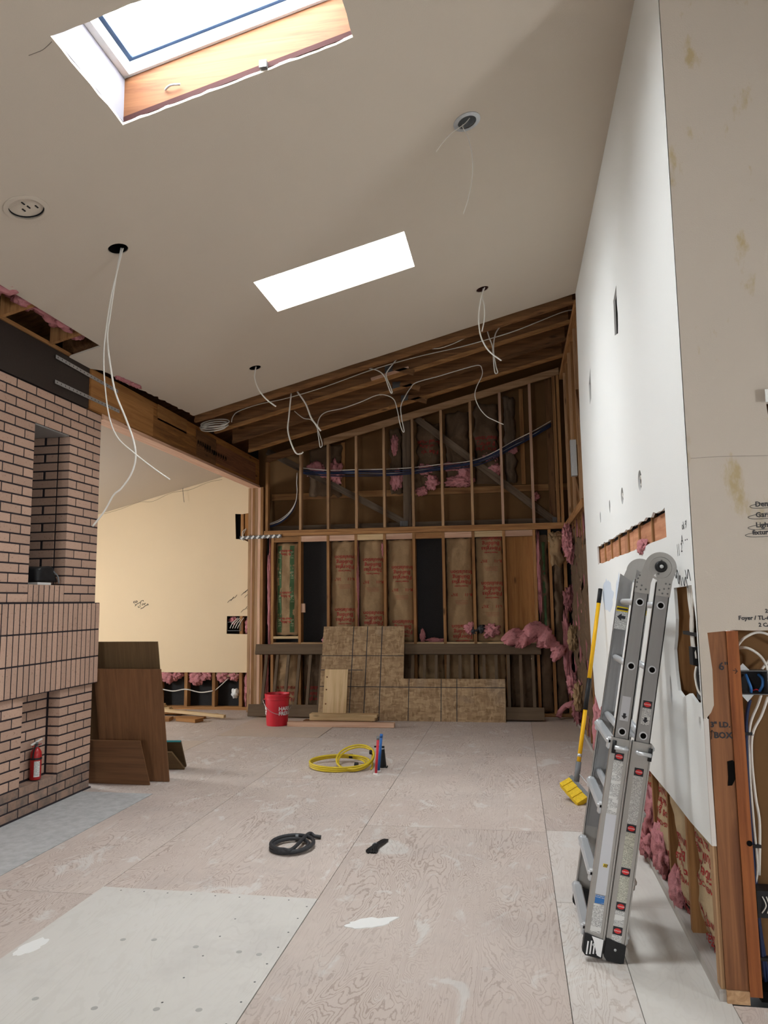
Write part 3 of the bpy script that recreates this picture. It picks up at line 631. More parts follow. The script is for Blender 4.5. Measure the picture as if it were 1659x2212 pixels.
box('plate', -3.66, .744, YB-.004, YB+.15, 2.58, 2.622, M['fir'], wall_b); box('plate', -3.66, .744, YB-.002, YB+.15, 2.6235, 2.666, M['fir'], wall_b)
box('bottom_plate', -3.62, .744, YB, YB+.14, 0, .044, M['fir'], wall_b)
for xa, xb, m in ((-3.62, -2.735, 'rafter'), (-2.73, .74, 'newstud')):
    prism('raking_plate', [(xa, CZ(xa)-.055), (xb, CZ(xb)-.055), (xb, CZ(xb)+.045), (xa, CZ(xa)+.045)], YB-.012, YB+.03, 'y', M[m], wall_b)
HM = ['fir', 'pinkwood', 'pinkwood', 'paleboard', 'pinkwood', 'fir', 'pinkwood', 'paleboard', 'pinkwood']
for i in range(9):
    a, b = LS[i]+.021, LS[i+1]-.021
    box('header_block', a, b, YB+.004, YB+.09, 2.492, 2.574, M[HM[i]], wall_b)
    box('sill_block', a, b, YB+.002, YB+.13, .975, 1.015, M['paleboard' if i > 4 else 'newstud'], wall_b)
box('shelf_block', LS[0]+.021, LS[1]-.021, YB+.002, YB+.13, 1.07, 1.105, M['paleboard'], wall_b)
box('nail_block', -3.085, -3.03, YB+.01, YB+.06, 1.45, 1.58, M['pinkwood'], wall_b)
ff = lambda y: (lambda u, v, d: (u, y-d, v))
def batt(i, kind, z0=1.02, z1=2.485, **k):
    a, b = LS[i]+.024, (LS[i+1] if i+1 < len(LS) else .52)-.024
    return patch('insulation_batt', a, b, z0, z1, ff(10.70), M[kind], wall_b, k.get('bulge', .055), k.get('nz', .02), 12, 40, 100+i, .003, k.get('edge', .012))
def up_text(s, sz, x, z, on, m='redink', bold=.0012): ptext(s, sz, x, z, (-1, 0), (0, -1), on, M[m], on, bold)
for i, zs in ((2, (2.20, 1.43)), (3, (2.15, 1.38)), (4, (2.03, 1.25)), (6, (1.95, 1.18)), (7, (1.78, 2.42))):
    bt = batt(i, 'kraft'); xc = (LS[i]+LS[i+1])/2+.03
    for z in zs:
        up_text('Insulation', .078, xc, z+.05, bt); up_text('Building', .078, xc, z-.022, bt); up_text('Fiberglas', .078, xc, z-.094, bt); up_text('Owens-Corning', .03, xc, z-.15, bt)
        if z-.27 > 1.05: up_text('R-11      3\u00bd"', .056, xc, z-.27, bt); [box('print_line', xc-.10+.01*j, xc+.09, 10.628, 10.629, z-.36-.022*j, z-.357-.022*j, M['redink'], wall_b) for j in range(3)]
bt = batt(0, 'kraft', 1.12, 2.48, nz=.03)
for x, w in ((-3.43, .035), (-3.235, .032)):
    fm_, df_ = PD[bt.name]; nn = 40
    mk('green_print_band', [fm_(u_, 1.16+1.28*j/nn, df_(u_, 1.16+1.28*j/nn)+.004) for j in range(nn+1) for u_ in (x-w, x, x+w)], [(3*j+k_, 3*j+k_+1, 3*j+k_+4, 3*j+k_+3) for j in range(nn) for k_ in (0, 1)], M['greenink'], bt, True)
    for z in (1.3, 1.65, 2.0, 2.3): ptext('R-11', .06, x, z, (0, -1), (1, 0), bt, M['greenwhite'], bt, .001, .007)
for z in (2.36, 1.74, 1.36): up_text('Insulation', .05, -3.33, z, bt); up_text('Building', .05, -3.33, z-.05, bt)
box('plywood_infill', LS[8]+.022, LS[9]-.022, 10.69, 10.70, 1.0, 2.49, M['plyorange']['z'], wall_b)
patch('insulation_batt', .34, .50, .05, 2.5, ff(10.69), M['kraftdark'], wall_b, .06, .05, 10, 50, 120, .003, .03)
patch('green_print_band', .40, .46, .9, 2.4, ff(10.655), M['greenink'], wall_b, .03, .03, 4, 40, 120, .001)
patch('insulation_batt', .55, .695, .05, 2.5, ff(10.67), M['kraftdark'], wall_b, .07, .06, 10, 50, 121, .003, .03)
fluff('insulation_edge', (.36, 10.64, 1.95), (.03, .05, .55), M['pink'], wall_b, 5, 4, .5, 3); fluff('insulation_edge', (.62, 10.58, 2.42), (.10, .06, .10), M['kraft'], wall_b, 6, 4, .6); fluff('insulation_edge', (-3.585, 10.66, 1.7), (.025, .04, .75), M['pink'], wall_b, 7, 4, .5, 3)
fluff('insulation_edge', (.72, 10.54, 2.4), (.035, .08, .16), M['pink'], wall_b, 8, 4, .5, 3); fluff('insulation_edge', (.70, 10.52, .9), (.05, .07, .5), M['pink'], wall_b, 9, 4, .6, 3)
patch('torn_paper', .52, .69, 2.05, 2.48, ff(10.58), M['kraft'], wall_b, .05, .08, 10, 16, 130, .003, .06)
for x, z, sx, sz, s in ((-2.235, 1.75, .018, .6, 1), (-1.85, 2.35, .025, .10, 2), (-.62, 1.20, .075, .075, 3), (-.33, 1.17, .10, .085, 4), (-1.30, 1.10, .035, .09, 5), (-1.12, 1.04, .12, .03, 6), (-2.72, 1.05, .05, .05, 8), (-3.62, .5, .03, .4, 9)):
    fluff('insulation_tuft', (x, 10.64, z), (sx, .04, sz), M['pink'], wall_b, 30+s, 4, .6, 2.6)
for x, z in ((-.56, 1.17), (-.46, 1.2)): fluff('dark_tuft', (x, 10.62, z), (.05, .03, .05), M['blackcord'], wall_b, 3+x, 3, .6)
# bays below the sill, behind the leaning rail
LB = {}
for i in range(9): LB[i] = batt(i, 'kraftdark' if i in (1, 4, 8) else 'kraft', .05, .965, bulge=.05, nz=.035, edge=.02)
for i in (0, 1, 4, 5, 6, 7): up_text('Insulation', .075, (LS[i]+LS[i+1])/2, .36, LB[i]); up_text('Building', .075, (LS[i]+LS[i+1])/2, .28, LB[i]); up_text('Fiberglas', .075, (LS[i]+LS[i+1])/2, .2, LB[i])
# above the plate
prism('gable_sheathing', [(-3.9, 0), (.872, 0), (.872, CZ(.872)+.31), (-3.9, CZ(-3.9)+.31)], 11.0, 11.015, 'y', M['backing'], wall_b)
box('nailer', -3.66, .87, 10.96, 10.998, 3.175, 3.272, M['fir'], wall_b); box('truss_chord', -3.66, .87, 10.88, 10.92, 2.675, 2.765, M['greywood'], wall_b)
bar('truss_web', (-3.70, 10.85, 3.93), (-1.45, 10.85, 2.70), .038, .095, M['greywood'], wall_b); bar('truss_web', (-1.36, 10.85, 4.33), (.60, 10.85, 2.72), .038, .10, M['greywood'], wall_b)
box('truss_web', -1.575, -1.455, 10.83, 10.868, 2.69, CZ(-1.5)+.02, M['greywood'], wall_b); box('truss_web', .55, .64, 10.84, 10.878, 2.69, CZ(.6), M['rafter'], wall_b)
for x in (-2.52, -1.28, .20): box('cleat', x-.03, x+.03, 10.955, 10.995, 3.28, CZ(x), M['fir'], wall_b)
for px, py in ((873, 1131), (1203, 1123)):
    q = PY(px, py, 10.83); boxes('nail_plate', [(q.x-.06+.02*j, q.x-.046+.02*j, 10.822, 10.828, q.z-.04, q.z+.04) for j in range(6)], M['truplate'], wall_b)
for a, b, z0, z1, s in ((-3.05, -2.54, 3.20, 4.0, 1), (-1.78, -1.60, 3.2, 4.2, 2), (-1.36, -1.02, 3.3, 4.25, 3), (-.93, -.58, 3.3, 4.4, 4), (-.50, -.15, 3.3, 4.5, 5), (-.06, .10, 3.3, 4.6, 6), (-1.45, -1.18, 3.25, 3.6, 7)):
    OLD = globals().setdefault('OLD', {}); OLD[s] = patch('old_insulation_paper', a, b, z0, z1, ff(10.93), M['greywood']['z'] if s == 6 else M['kraftdark'], wall_b, .06, .05, 9, 24, 140+s, .003, .05)
for s_, z, x, q_ in (('Insulation', 3.97, -1.19, 3), ('Building', 3.89, -1.19, 3), ('Fiberglas', 3.81, -1.19, 3), ('Insulation', 3.98, -.33, 5), ('Building', 3.90, -.33, 5), ('Fiberglas', 3.82, -.33, 5)): up_text(s_, .085, x, z, OLD[q_])
for x, z, sx, sz, s in ((-2.92, 3.62, .12, .11, 1), (-2.62, 3.55, .10, .16, 2), (-2.75, 3.52, .2, .05, 3), (-1.70, 3.95, .05, .14, 4), (-1.68, 3.42, .08, .15, 5), (-1.25, 3.55, .12, .07, 6), (-1.15, 3.35, .10, .10, 7), (-.85, 3.58, .14, .06, 8), (-.72, 3.35, .17, .08, 9), (-.65, 3.48, .08, .12, 10), (-.28, 3.68, .10, .06, 11), (-.22, 3.5, .10, .09, 12), (.06, 3.78, .06, .05, 13), (.36, 3.08, .05, .05, 14), (-1.30, 3.22, .08, .06, 15)):
    fluff('pink_tuft', (x, 10.87, z), (sx, .035, sz), M['pink'], wall_b, 60+s, 4, .65, 2.2)

# ------------------------------------------------------------------ cream wall of the room on the left
def czx(x): return CZ(x)
cw = [(-8.6, .553), (-3.935, .556)]+[(-3.935, 1.127), (-4.14, 1.13), (-4.33, 1.135), (-4.329, 1.401), (-3.935, 1.40)]+[(-3.925+.006*mnoise.noise(Vector((i*1.3, 4, 0))), 1.5+i*.1) for i in range(11)]+[(-4.085, 2.573), (-4.20, 2.58), (-4.215, 2.973), (-4.10, 2.965), (-3.9, 2.99), (-3.9, CZ(-3.9)), (-8.6, CZ(-8.6))]
wall_f = struct(prism('wall_far', cw, 10.85, 10.865, 'y', M['cream'], None))
prism('sheathing', [(-8.6, 0), (-3.9, 0), (-3.9, CZ(-3.9)+.3), (-8.6, CZ(-8.6)+.3)], 11.0, 11.012, 'y', M['black'], wall_f)
for x in (-6.3, -5.86, -5.42, -4.983, -4.534, -4.105): box('stud', x-.024, x+.024, 10.868, 10.995, .045, 3.0, M['fir'], wall_f)
box('bottom_plate', -8.6, -3.94, 10.868, 10.998, 0, .044, M['fir'], wall_f)
box('cripple_block', -4.06, -3.94, 10.87, 10.99, 2.56, 2.98, M['plyorange']['z'], wall_f)
for x, z, s in ((-5.3, .50, (.16, .05, .10)), (-5.12, .52, (.08, .05, .06)), (-4.82, .49, (.12, .05, .12)), (-4.65, .52, (.09, .05, .07)), (-4.40, .50, (.10, .05, .08)), (-4.22, .50, (.07, .05, .07)), (-4.0, .35, (.05, .05, .26)), (-4.0, 1.26, (.05, .04, .12)), (-4.03, 2.75, (.03, .03, .2)), (-4.25, 1.34, (.06, .03, .05))):
    fluff('pink_insulation', (x, 10.91, z), s, M['pink'], wall_f, 200+x*7, 4, .6, 2.2)
box('insulation_paper', -4.50, -4.16, 10.88, 10.885, .49, .56, M['kraftlight'], wall_f)
fluff('white_lump', PY(508, 1497, 10.88), (.06, .04, .07), M['whitepl'], wall_f, 3, 3, .5)
tube('cable', [(-5.45, 10.9, .31), (-5.2, 10.88, .27), (-4.98, 10.865, .30), (-4.75, 10.88, .255), (-4.54, 10.865, .28)], .009, M['cable'], wall_f); tube('cable', [(-4.52, 10.88, .28), (-4.4, 10.88, .38), (-4.3, 10.88, .47)], .006, M['cable'], wall_f)
q = PY(508, 1353, 10.86); boxes('outlet_frame', [(q.x-.13, q.x+.09, 10.862, 10.868, q.z-.07, q.z-.062), (q.x-.13, q.x+.09, 10.862, 10.868, q.z+.06, q.z+.068), (q.x-.13, q.x-.122, 10.862, 10.868, q.z-.07, q.z+.068), (q.x+.082, q.x+.09, 10.862, 10.868, q.z-.07, q.z+.068)], M['truplate'], wall_f)
for i in range(4): tube('cable', [(q.x-.09+.04*i, 10.88, q.z-.03), (q.x-.04+.04*i, 10.86, q.z+.05), (q.x+.04+.03*i, 10.88, q.z+.13)], .006, M['cable'], wall_f)
for i in range(2): tube('cable', [PY(525, 1168, 10.84), PY(524, 1150+8*i, 10.84), PY(532, 1142, 10.87)], .007, M['cable'], wall_f)
# post pack carrying the beam end
PX0 = [-3.93, -3.885, -3.842, -3.80, -3.757, -3.715, -3.672]
for i, (a, b) in enumerate(zip(PX0, PX0[1:])): box('post_ply', a, b-.002, 10.60+.06*(i < 2), 10.845, 0, 3.335, M[('newstud', 'pinkwood', 'fir')[i % 3]], wall_f)
tube('loose_wire', [PY(x, y, 10.80) for x, y in ((398, 1041), (395, 1055), (396, 1072), (398, 1085))], .003, M['ink'], wall_f, 4)
tube('crack', [PY(x, y, 10.848) for x, y in ((225, 1110), (260, 1100), (300, 1085), (330, 1083), (370, 1065), (410, 1058), (450, 1042), (480, 1036))], .003, plain('crack_brown', (.30, .23, .14)), wall_f, 4)  # thin brown line drawn as the crack
k_ = 60/1659
for st in (((520, 620), (510, 560), (560, 520), (640, 530), (700, 490), (740, 540), (700, 580), (620, 600), (530, 625)), ((590, 820), (640, 760), (590, 720), (680, 730), (730, 660), (800, 650), (880, 590), (915, 640), (910, 690)), ((940, 600), (950, 520), (1020, 480), (1090, 470), (1090, 520)), ((860, 780), (920, 740)), ((785, 820), (800, 890), (850, 890), (930, 830)), ((1040, 770), (1040, 700), (1090, 660), (1140, 730), (1190, 640), (1230, 660)), ((950, 990), (970, 940), (1060, 920), (1130, 860), (1210, 800), (1250, 770), (1330, 750), (1340, 680), (1380, 690), (1400, 750))):
    tube('marker_stroke', [PY(270+x_*k_, 1280+y_*k_, 10.848) for x_, y_ in st], .004, M['ink'], wall_f, 4, sub=3)
for px, py in ((533, 1276), (538, 1272), (528, 1280), (535, 1285), (540, 1310), (527, 1317), (498, 1296), (505, 1292)):
    q = PY(px, py, 10.848); tube('marker_stroke', [q+Vector((-.05, 0, -.04)), q+Vector((-.01, 0, .0)), q+Vector((.02, 0, .01)), q+Vector((.05, 0, .05))], .003, M['ink'], wall_f, 4)

# ------------------------------------------------------------------ beam over the chimney and the opening
BX = -3.74
beam = thing('roof_beam', 'long wood and dark steel roof beam running over the brick chimney to the back wall', 'beam', (-3.8, 6.0, 3.36))
box('steel_section', BX-.13, BX, -3.99, 6.0, 3.365, 3.745, M['darksteel'], beam, .004)
box('wood_section', BX-.13, BX, 6.001, 10.595, 3.36, 3.75, M['beam'], beam)
box('top_plate', BX-.10, BX+.012, -3.99, 6.0, 3.747, 3.775, M['fir'], beam)
box('soffit_board', BX-.14, BX+.012, 6.25, 10.598, 3.325, 3.358, M['pinkwood'], beam)
box('side_patch', BX, BX+.006, 6.22, 6.62, 3.327, 3.39, M['pinkwood'], beam)
for a, b, c, d, m in ((7.30, 8.02, 3.58, 3.75, 'plyorange'), (7.20, 8.30, 3.365, 3.60, 'beam'), (8.92, 10.4, 3.40, 3.66, 'brownpost'), (6.01, 7.2, 3.37, 3.735, 'plyorange'), (8.3, 8.9, 3.375, 3.70, 'rafter')): box('web_panel', BX+.001, BX+.012, a, b, c, d, M[m], beam)
def strap(pa, pb):
    a, b = PX(*pa, BX+.016), PX(*pb, BX+.016); o = bar('metal_strap', a, b, .032, .003, M['galv'], beam, (0, 0, 1))
    n = 18
    for i in range(n): c = a.lerp(b, (i+.5)/n); mk('strap_hole', [(BX+.0185, c.y-.004, c.z-.006), (BX+.0185, c.y+.004, c.z-.006), (BX+.0185, c.y+.004, c.z+.006), (BX+.0185, c.y-.004, c.z+.006)], [(0, 1, 2, 3)], M['dark'], o if False else beam)
strap((121, 770), (255, 846)); strap((119, 824), (258, 889))
for px, py, n_ in ((440, 962, 6), (455, 975, 5), (474, 985, 6)):
    for q_ in range(n_):
        c = PX(px-12+q_*5, py-6+q_*2.5, BX+.0135); tube('stamp_mark', [c+Vector((0, -.02, -.03)), c+Vector((0, .0, .035)), c+Vector((0, .02, -.02)), c+Vector((0, .03, .03))], .004, M['dark'], beam, 4, sub=3)

# ------------------------------------------------------------------ brick fireplace, one object for each brick in view
fp = thing('brick_fireplace', 'tall tan brick fireplace chimney with dark mortar and a soldier course band', 'fireplace', (-3.9, 5.0, 0))
Y1, CH, BL = 6.22, .0755, .24
XF, XBAND = -3.74, -3.715
core = [(-4.9, XF-.003, 3.4, 5.26, 0, 3.355), (-4.9, XF-.003, 5.743, Y1-.003, 0, 3.355), (-4.9, XF-.003, 5.26, 5.74, 0, .2195), (-4.9, -3.860, 5.26, 5.74, .2195, .906), (-4.9, XF-.003, 5.26, 5.74, .906, 1.757), (-4.9, -4.25, 5.26, 5.74, 1.76, 3.06), (-4.9, XF-.003, 5.26, 5.74, 3.06, 3.355), (-4.9, XBAND-.003, 3.4, 6.252, .906, 1.618)]
boxes('mortar_core', core, M['mortar'], fp)
BR = {}
def brick(x0, x1, y0, y1, z0, z1, m='brick'):
    k = (round(x1-x0, 3), round(y1-y0, 3), round(z1-z0, 3), m); c = ((x0+x1)/2, (y0+y1)/2, (z0+z1)/2)
    if k not in BR: BR[k] = box('brick', x0, x1, y0, y1, z0, z1, M[m], fp, .0025); return BR[k]
    o = inst(BR[k], 'brick', c, fp); o.rotation_euler = (0, 0, 0); return o
J = .006
rest = []
def face(z0, rows, mat0='brick', niche=None):
    for r in range(rows):
        za, zb = z0+r*CH+J, z0+(r+1)*CH-J; off = 0 if r % 2 == 0 else BL/2
        y = Y1
        cuts = [Y1]
        yy = Y1-(BL/2 if r % 2 else BL)
        while yy > 3.4: cuts.append(yy); yy -= BL
        m = 'brickdirty' if z0 < .1 and r < 3 else 'brick'
        for b, a in zip(cuts, cuts[1:]):
            if niche and niche[0] <= r < niche[1]:
                segs = []
                if b > 5.74+1e-3: segs.append((max(a, 5.74), b))
                if a < 5.26-1e-3: segs.append((a, min(b, 5.26)))
            else: segs = [(a, b)]
            for s0, s1 in segs:
                if s1-s0 < .03: continue
                d = .105
                ja = J if abs(s0-5.74) > 1e-3 or not (niche and niche[0] <= r < niche[1]) else .0005; jb = J if abs(s1-5.26) > 1e-3 or not (niche and niche[0] <= r < niche[1]) else .0005
                if s1 > 4.72: brick(XF-d, XF, s0+ja, s1-jb, za, zb, m)
                else: rest.append((XF-d, XF, s0+J, s1-J, za, zb))
face(0, 12, niche=(3, 12)); face(1.62, 23, niche=(0, 19))
# soldier band
for r, (za, zb) in enumerate(((.906, 1.142), (1.142, 1.38), (1.38, 1.618))):
    y = 6.26
    while y > 3.45:
        if y > 4.80: brick(XBAND-.10, XBAND, y-.0695+J, y-J, za+J, zb-J)
        else: rest.append((XBAND-.10, XBAND, y-.0695+J, y-J, za+J, zb-J))
        y -= .0695
y = 5.74
for i in range(7): brick(XF-.11, XF+.0005, y-.0685+J, y-J, 1.62+J, 1.765); y -= .0685
# inside of the two recesses
for r in range(9):
    za, zb = (3+r)*CH+J, (4+r)*CH-J
    if r % 2: segs = ((5.26, 5.36), (5.36, 5.60), (5.60, 5.74))
    else: segs = ((5.26, 5.48), (5.48, 5.74))
    for a, b in segs: brick(-3.90, -3.857, a+J, b-J, za, zb)
for r in range(17):
    za, zb = 1.62+(2+r)*CH+J, 1.62+(3+r)*CH-J
    for a, b in (((-4.09, -3.85), (-4.25, -4.10)) if r % 2 else ((-3.97, -3.85), (-4.21, -3.98))): brick(a+J, b-J, 5.74, 5.80, za, zb)
o = boxes('brickwork_out_of_view', rest+[(-4.9+i*BL+J+(BL/2 if r % 2 else 0), min(-4.9+(i+1)*BL-J+(BL/2 if r % 2 else 0), XF-.11), Y1-.07, Y1, r*CH+J, (r+1)*CH-J) for r in range(44) for i in range(4 if r % 2 else 5) if not (.9 < r*CH < 1.6)], M['brick'], fp); o['kind'] = 'stuff'
box('steel_lintel', -4.2, XF-.002, 5.265, 5.725, 3.045, 3.056, M['galv'], fp)
boxes('mortar_base', [(XF-.03, XF+.012, 3.4, Y1+.006, 0, .012)], M['mortar'], fp)
# ------------------------------------------------------------------ recessed can openings and hanging cables
def can(i, label, mat, depth=.13, cover=False, rim=None):
    x, y, r = CANS[i]
    t = thing('recessed_light_can', label, 'light can', (x, y, CZ(x)), (0, -SL, 0))
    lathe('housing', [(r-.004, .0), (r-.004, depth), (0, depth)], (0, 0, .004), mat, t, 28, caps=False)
    if rim: lathe('trim_ring', [(r-.006, -.001), (r+.022, -.001), (r+.022, -.006), (r-.006, -.008)], (0, 0, 0), rim, t, 32, caps=False)
    if cover:
        lathe('cover_disc', [(0, .012), (r-.008, .012), (r-.008, .016), (0, .016)], (0, 0, 0), M['ceiling'], t, 32)
        for a, b in ((-.03, .02), (.01, .01), (.005, -.035), (.05, .03)): box('slot', a-.004, a+.004, b-.014, b+.014, .008, .0125, M['black'], t)
    return t
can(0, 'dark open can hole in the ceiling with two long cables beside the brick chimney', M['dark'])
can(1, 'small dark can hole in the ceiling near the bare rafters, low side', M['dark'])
can(2, 'shiny metal can opening between the torn skylight and the white wall', M['galv'], rim=M['galv'])
can(3, 'dark reddish can hole in the ceiling near the bare rafters, high side', plain('brown_can', (.06, .02, .015)))
can(4, 'covered round ceiling can with a pale trim ring above the chimney', M['black'], rim=M['ceiling'], cover=True)
def hang(label, pts, Y, r=.005, m='cable', group=None, sides=6):
    o = tube('hanging_cable', [PY(a[0], a[1], a[2] if len(a) > 2 else Y) for a in pts], r, M[m], None, sides); return tag(o, label, 'cable', group)
hang('thin white cable with its end curling right toward the cream wall, beside the chimney', [(266, 536), (252, 590), (240, 640), (228, 720), (224, 775), (227, 835), (236, 900), (254, 945), (288, 977), (330, 1010), (367, 1036)], 4.45, .0045)
hang('long white cable dangling from the open can to the edge of the chimney', [(262, 536), (250, 600), (238, 680), (232, 730), (240, 800), (250, 850), (270, 900), (288, 950), (293, 990), (283, 1025), (262, 1055), (245, 1070), (225, 1105), (200, 1137)], 4.49, .0065)
hang('short cable end sticking out of the shiny metal can', [(1014, 255), (1003, 268), (975, 288), (955, 310), (942, 328)], 4.41, .003)
hang('longer thin cable bowing down from the shiny metal can', [(1000, 268), (1001, 278), (1012, 300), (1020, 340), (1020, 385), (1011, 430), (1001, 462)], 4.41, .003)
hang('white cable curling out of the small can hole beside the rafters', [(553, 792), (550, 815), (558, 840), (575, 862), (596, 878)], 7.14, .007)
hang('white cable crossing itself below the reddish can hole, long strand', [(1047, 621), (1040, 640), (1034, 680), (1037, 720), (1047, 745), (1060, 762), (1083, 779)], 6.985, .007)
hang('white cable strand below the reddish can hole, short strand', [(1044, 623), (1041, 640), (1046, 660), (1046, 690), (1041, 716)], 7.035, .006)
hang('cable folded into a narrow loop hanging from the high rafters', [(1083, 702), (1070, 722), (1066, 755), (1071, 790), (1075, 804), (1070, 806), (1067, 790), (1064, 750), (1057, 730), (1052, 712)], 8.4, .007)
hang('white cable hook hanging low below the first rafter', [(629, 850), (624, 900), (622, 930), (630, 960), (640, 979), (650, 980), (655, 976)], 8.1, .009)
hang('white cable end hanging beside the hooked cable below the first rafter', [(642, 846), (660, 872), (672, 902), (685, 920), (693, 931)], 8.1, .009)
hang('thin cable draped along the rafters in loops, its end hanging over the stud wall', [(636, 888), (655, 903), (672, 907), (684, 922), (694, 950), (696, 962), (692, 966), (690, 956), (686, 925), (690, 903), (705, 890), (740, 882), (780, 868), (810, 855), (830, 853), (850, 862), (858, 885), (864, 915), (870, 932), (873, 930), (868, 905), (866, 878), (876, 855), (887, 838), (900, 826), (950, 812), (1000, 797), (1033, 789), (1041, 797), (1041, 812), (1030, 835), (1026, 855), (1034, 878), (1050, 898), (1068, 908), (1088, 917)], 9.0, .006)
hang('cable folded in a vee with a small loop below the second rafter', [(797, 796), (815, 800), (830, 812), (840, 838), (845, 849), (847, 846), (842, 832), (835, 815), (836, 803), (856, 777)], 8.3, .007)
hang('long cable running along the second rafter up to the white wall', [(500, 912), (503, 900), (516, 888), (560, 873), (620, 860), (700, 836), (800, 800), (900, 771), (1000, 748), (1100, 719), (1160, 696), (1215, 674), (1240, 669)], 8.50, .006)
hang('cable sagging between first and second rafter near the middle', [(925, 753), (950, 752), (980, 742), (1015, 725)], 8.1, .005)
v, f = [], []
cc = PY(468, 920, 8.32)
for i in range(6): tubegeo(spline([cc+Vector(((.15+.014*(i % 3))*math.cos(t)+.012*i-.04, -.02*i+.06*math.sin(t), (.05+.012*(i % 2))*math.sin(t+.3)+.008*i-.03-.012*math.cos(t))) for t in [k*math.pi/5 for k in range(10)]], 4, True), .007, 5, True, v, f)
tag(mk('cable_coil', v, f, M['cable'], None, True), 'bundled coil of white cable tucked above the wood beam end', 'cable')
def bundle(label, pts, ms, Y=10.69):
    for i, (m, dz, w) in enumerate(ms):
        o = tube('wall_cable', [PY(x, y+dz+w*math.sin(j*1.3+i), Y+.012*i) for j, (x, y) in enumerate(pts)], .008 if m == 'bluecable' else .006, M[m]); tag(o, label.get((m, i), label[m]), 'cable', 'cables through the upper studs')
BP = [(655, 1016), (710, 1020), (770, 1019), (830, 1019), (890, 1016), (950, 1008), (1015, 1000), (1060, 985), (1110, 958), (1150, 938), (1190, 914)]
bundle({'cable': 'white cable running sideways through the upper studs above the plate', ('cable', 0): 'straight white cable along the top of the blue bundle in the upper studs', ('cable', 4): 'white cable sagging among the blue bundle in the upper studs', 'bluecable': 'blue cable running sideways through the upper studs above the plate'}, BP, (('cable', -5, 1), ('bluecable', -1, 1), ('bluecable', 2, 1.5), ('bluecable', 5, 1.5), ('cable', 2, 2.5), ('bluecable', 8, 1)))
BP2 = [(583, 1136), (605, 1128), (625, 1112), (638, 1090), (642, 1065), (641, 1045), (642, 1027)]
bundle({'cable': 'white cable curving down beside the post above the plate', 'bluecable': 'blue cable curving down beside the post above the plate'}, BP2, (('cable', -3, .5), ('bluecable', 0, .5), ('bluecable', 2, 1), ('cable', -5, 1)))
ms = thing('metal_strip', 'shiny perforated metal strip nailed across the post pack', 'metal strip', (-4.0, 10.59, 2.55))
a, b = PY(518, 1162, 10.585), PY(608, 1158, 10.585)
bar('strip', a, b, .05, .004, M['truplate'], ms, (0, 0, 1)); n = 8
for i in range(n): c = a.lerp(b, (i+.5)/n); bar('tooth', c+Vector((-.02, -.006, -.02)), c+Vector((.02, -.006, .02)), .006, .028, M['whitepl'], ms, (0, 1, 0))

# ------------------------------------------------------------------ things leaning on the back wall
th = .295
rl = thing('railing_panel', 'long brown wooden railing section with balusters leaning on the back wall', 'railing', (-1.69, 10.2, .012), (-th, 0, 0))
rl.location.x = 0
box('bottom_rail', -3.735, .35, -.045, -.003, 0, .165, M['olive'], rl, .003); box('top_rail', -3.72, .343, -.045, -.003, .875, 1.02, M['olive'], rl, .003)
x = .228
while x > -3.6: box('baluster', x-.02, x+.02, -.002, .033, .03, 1.0, M['olive'], rl); x -= .1645
ob = thing('osb_sheet', 'L-shaped strand board sheet with dark grid lines leaning on the brown railing', 'board', (0, 10.09, 0), (-.285, 0, 0))
OBM = prism('board', [(-2.70, 0), (-.152, 0), (-.15, .565), (-1.525, .565), (-1.53, 1.30), (-2.70, 1.30)], 0, .012, 'y', M['osb'], ob)
OBX = lambda px: PY(px, 1500, 10.2).x
for px in (757, 788, 820.6): box('printed_line', OBX(px)-.006, OBX(px)+.006, -.0008, .0002, .002, 1.298, M['ink'], OBM)
for px in (883, 953, 987): box('printed_line', OBX(px)-.005, OBX(px)+.005, -.0008, .0002, .002, .563, M['ink'], OBM)
for z, a, b in ((.88, -2.699, -1.531), (.68, -2.699, -2.1), (.45, -2.699, -.152)): box('printed_line', a, b, -.0008, .0002, z-.005, z+.005, M['ink'], OBM)
pb = thing('plywood_offcut', 'small pale plywood offcut standing against the strand board', 'board', (0, 10.005, .105), (-.24, 0, 0))
box('board', -2.605, -2.28, 0, .016, .0, .585, M['paleboard'], pb)
for z in (.12, .31, .48): lathe('knot', [(.012, 0), (0, -.0012)], (-2.57, 0, z), M['rafter']['x'], pb, 8, 'y', caps=False)
def plank(name, label, x0, x1, y0, y1, z0, z1, m, rz=0, cat='board', group=None):
    t = box(name, x0, x1, y0, y1, z0, z1, M[m], None, .002); t.rotation_euler = (0, 0, rz); return tag(t, label, cat, group)
plank('dark_plank', 'thin dark board at the bottom of the small stack before the strand board', -2.85, -1.90, 9.90, 10.05, 0.003, .018, 'rafter')
plank('pale_plank', 'lower pale plank of the two stacked before the strand board', -2.765, -1.87, 9.915, 10.06, .0185, .059, 'paleboard')
plank('pale_plank', 'upper pale plank of the two stacked before the strand board', -2.770, -1.84, 9.925, 10.07, .0595, .1005, 'paleboard', -.012)
plank('long_stud', 'pinkish wooden stud lying on the floor beside the red bucket', -2.945, -1.545, 9.50, 9.59, .003, .062, 'pinkwood', .015)
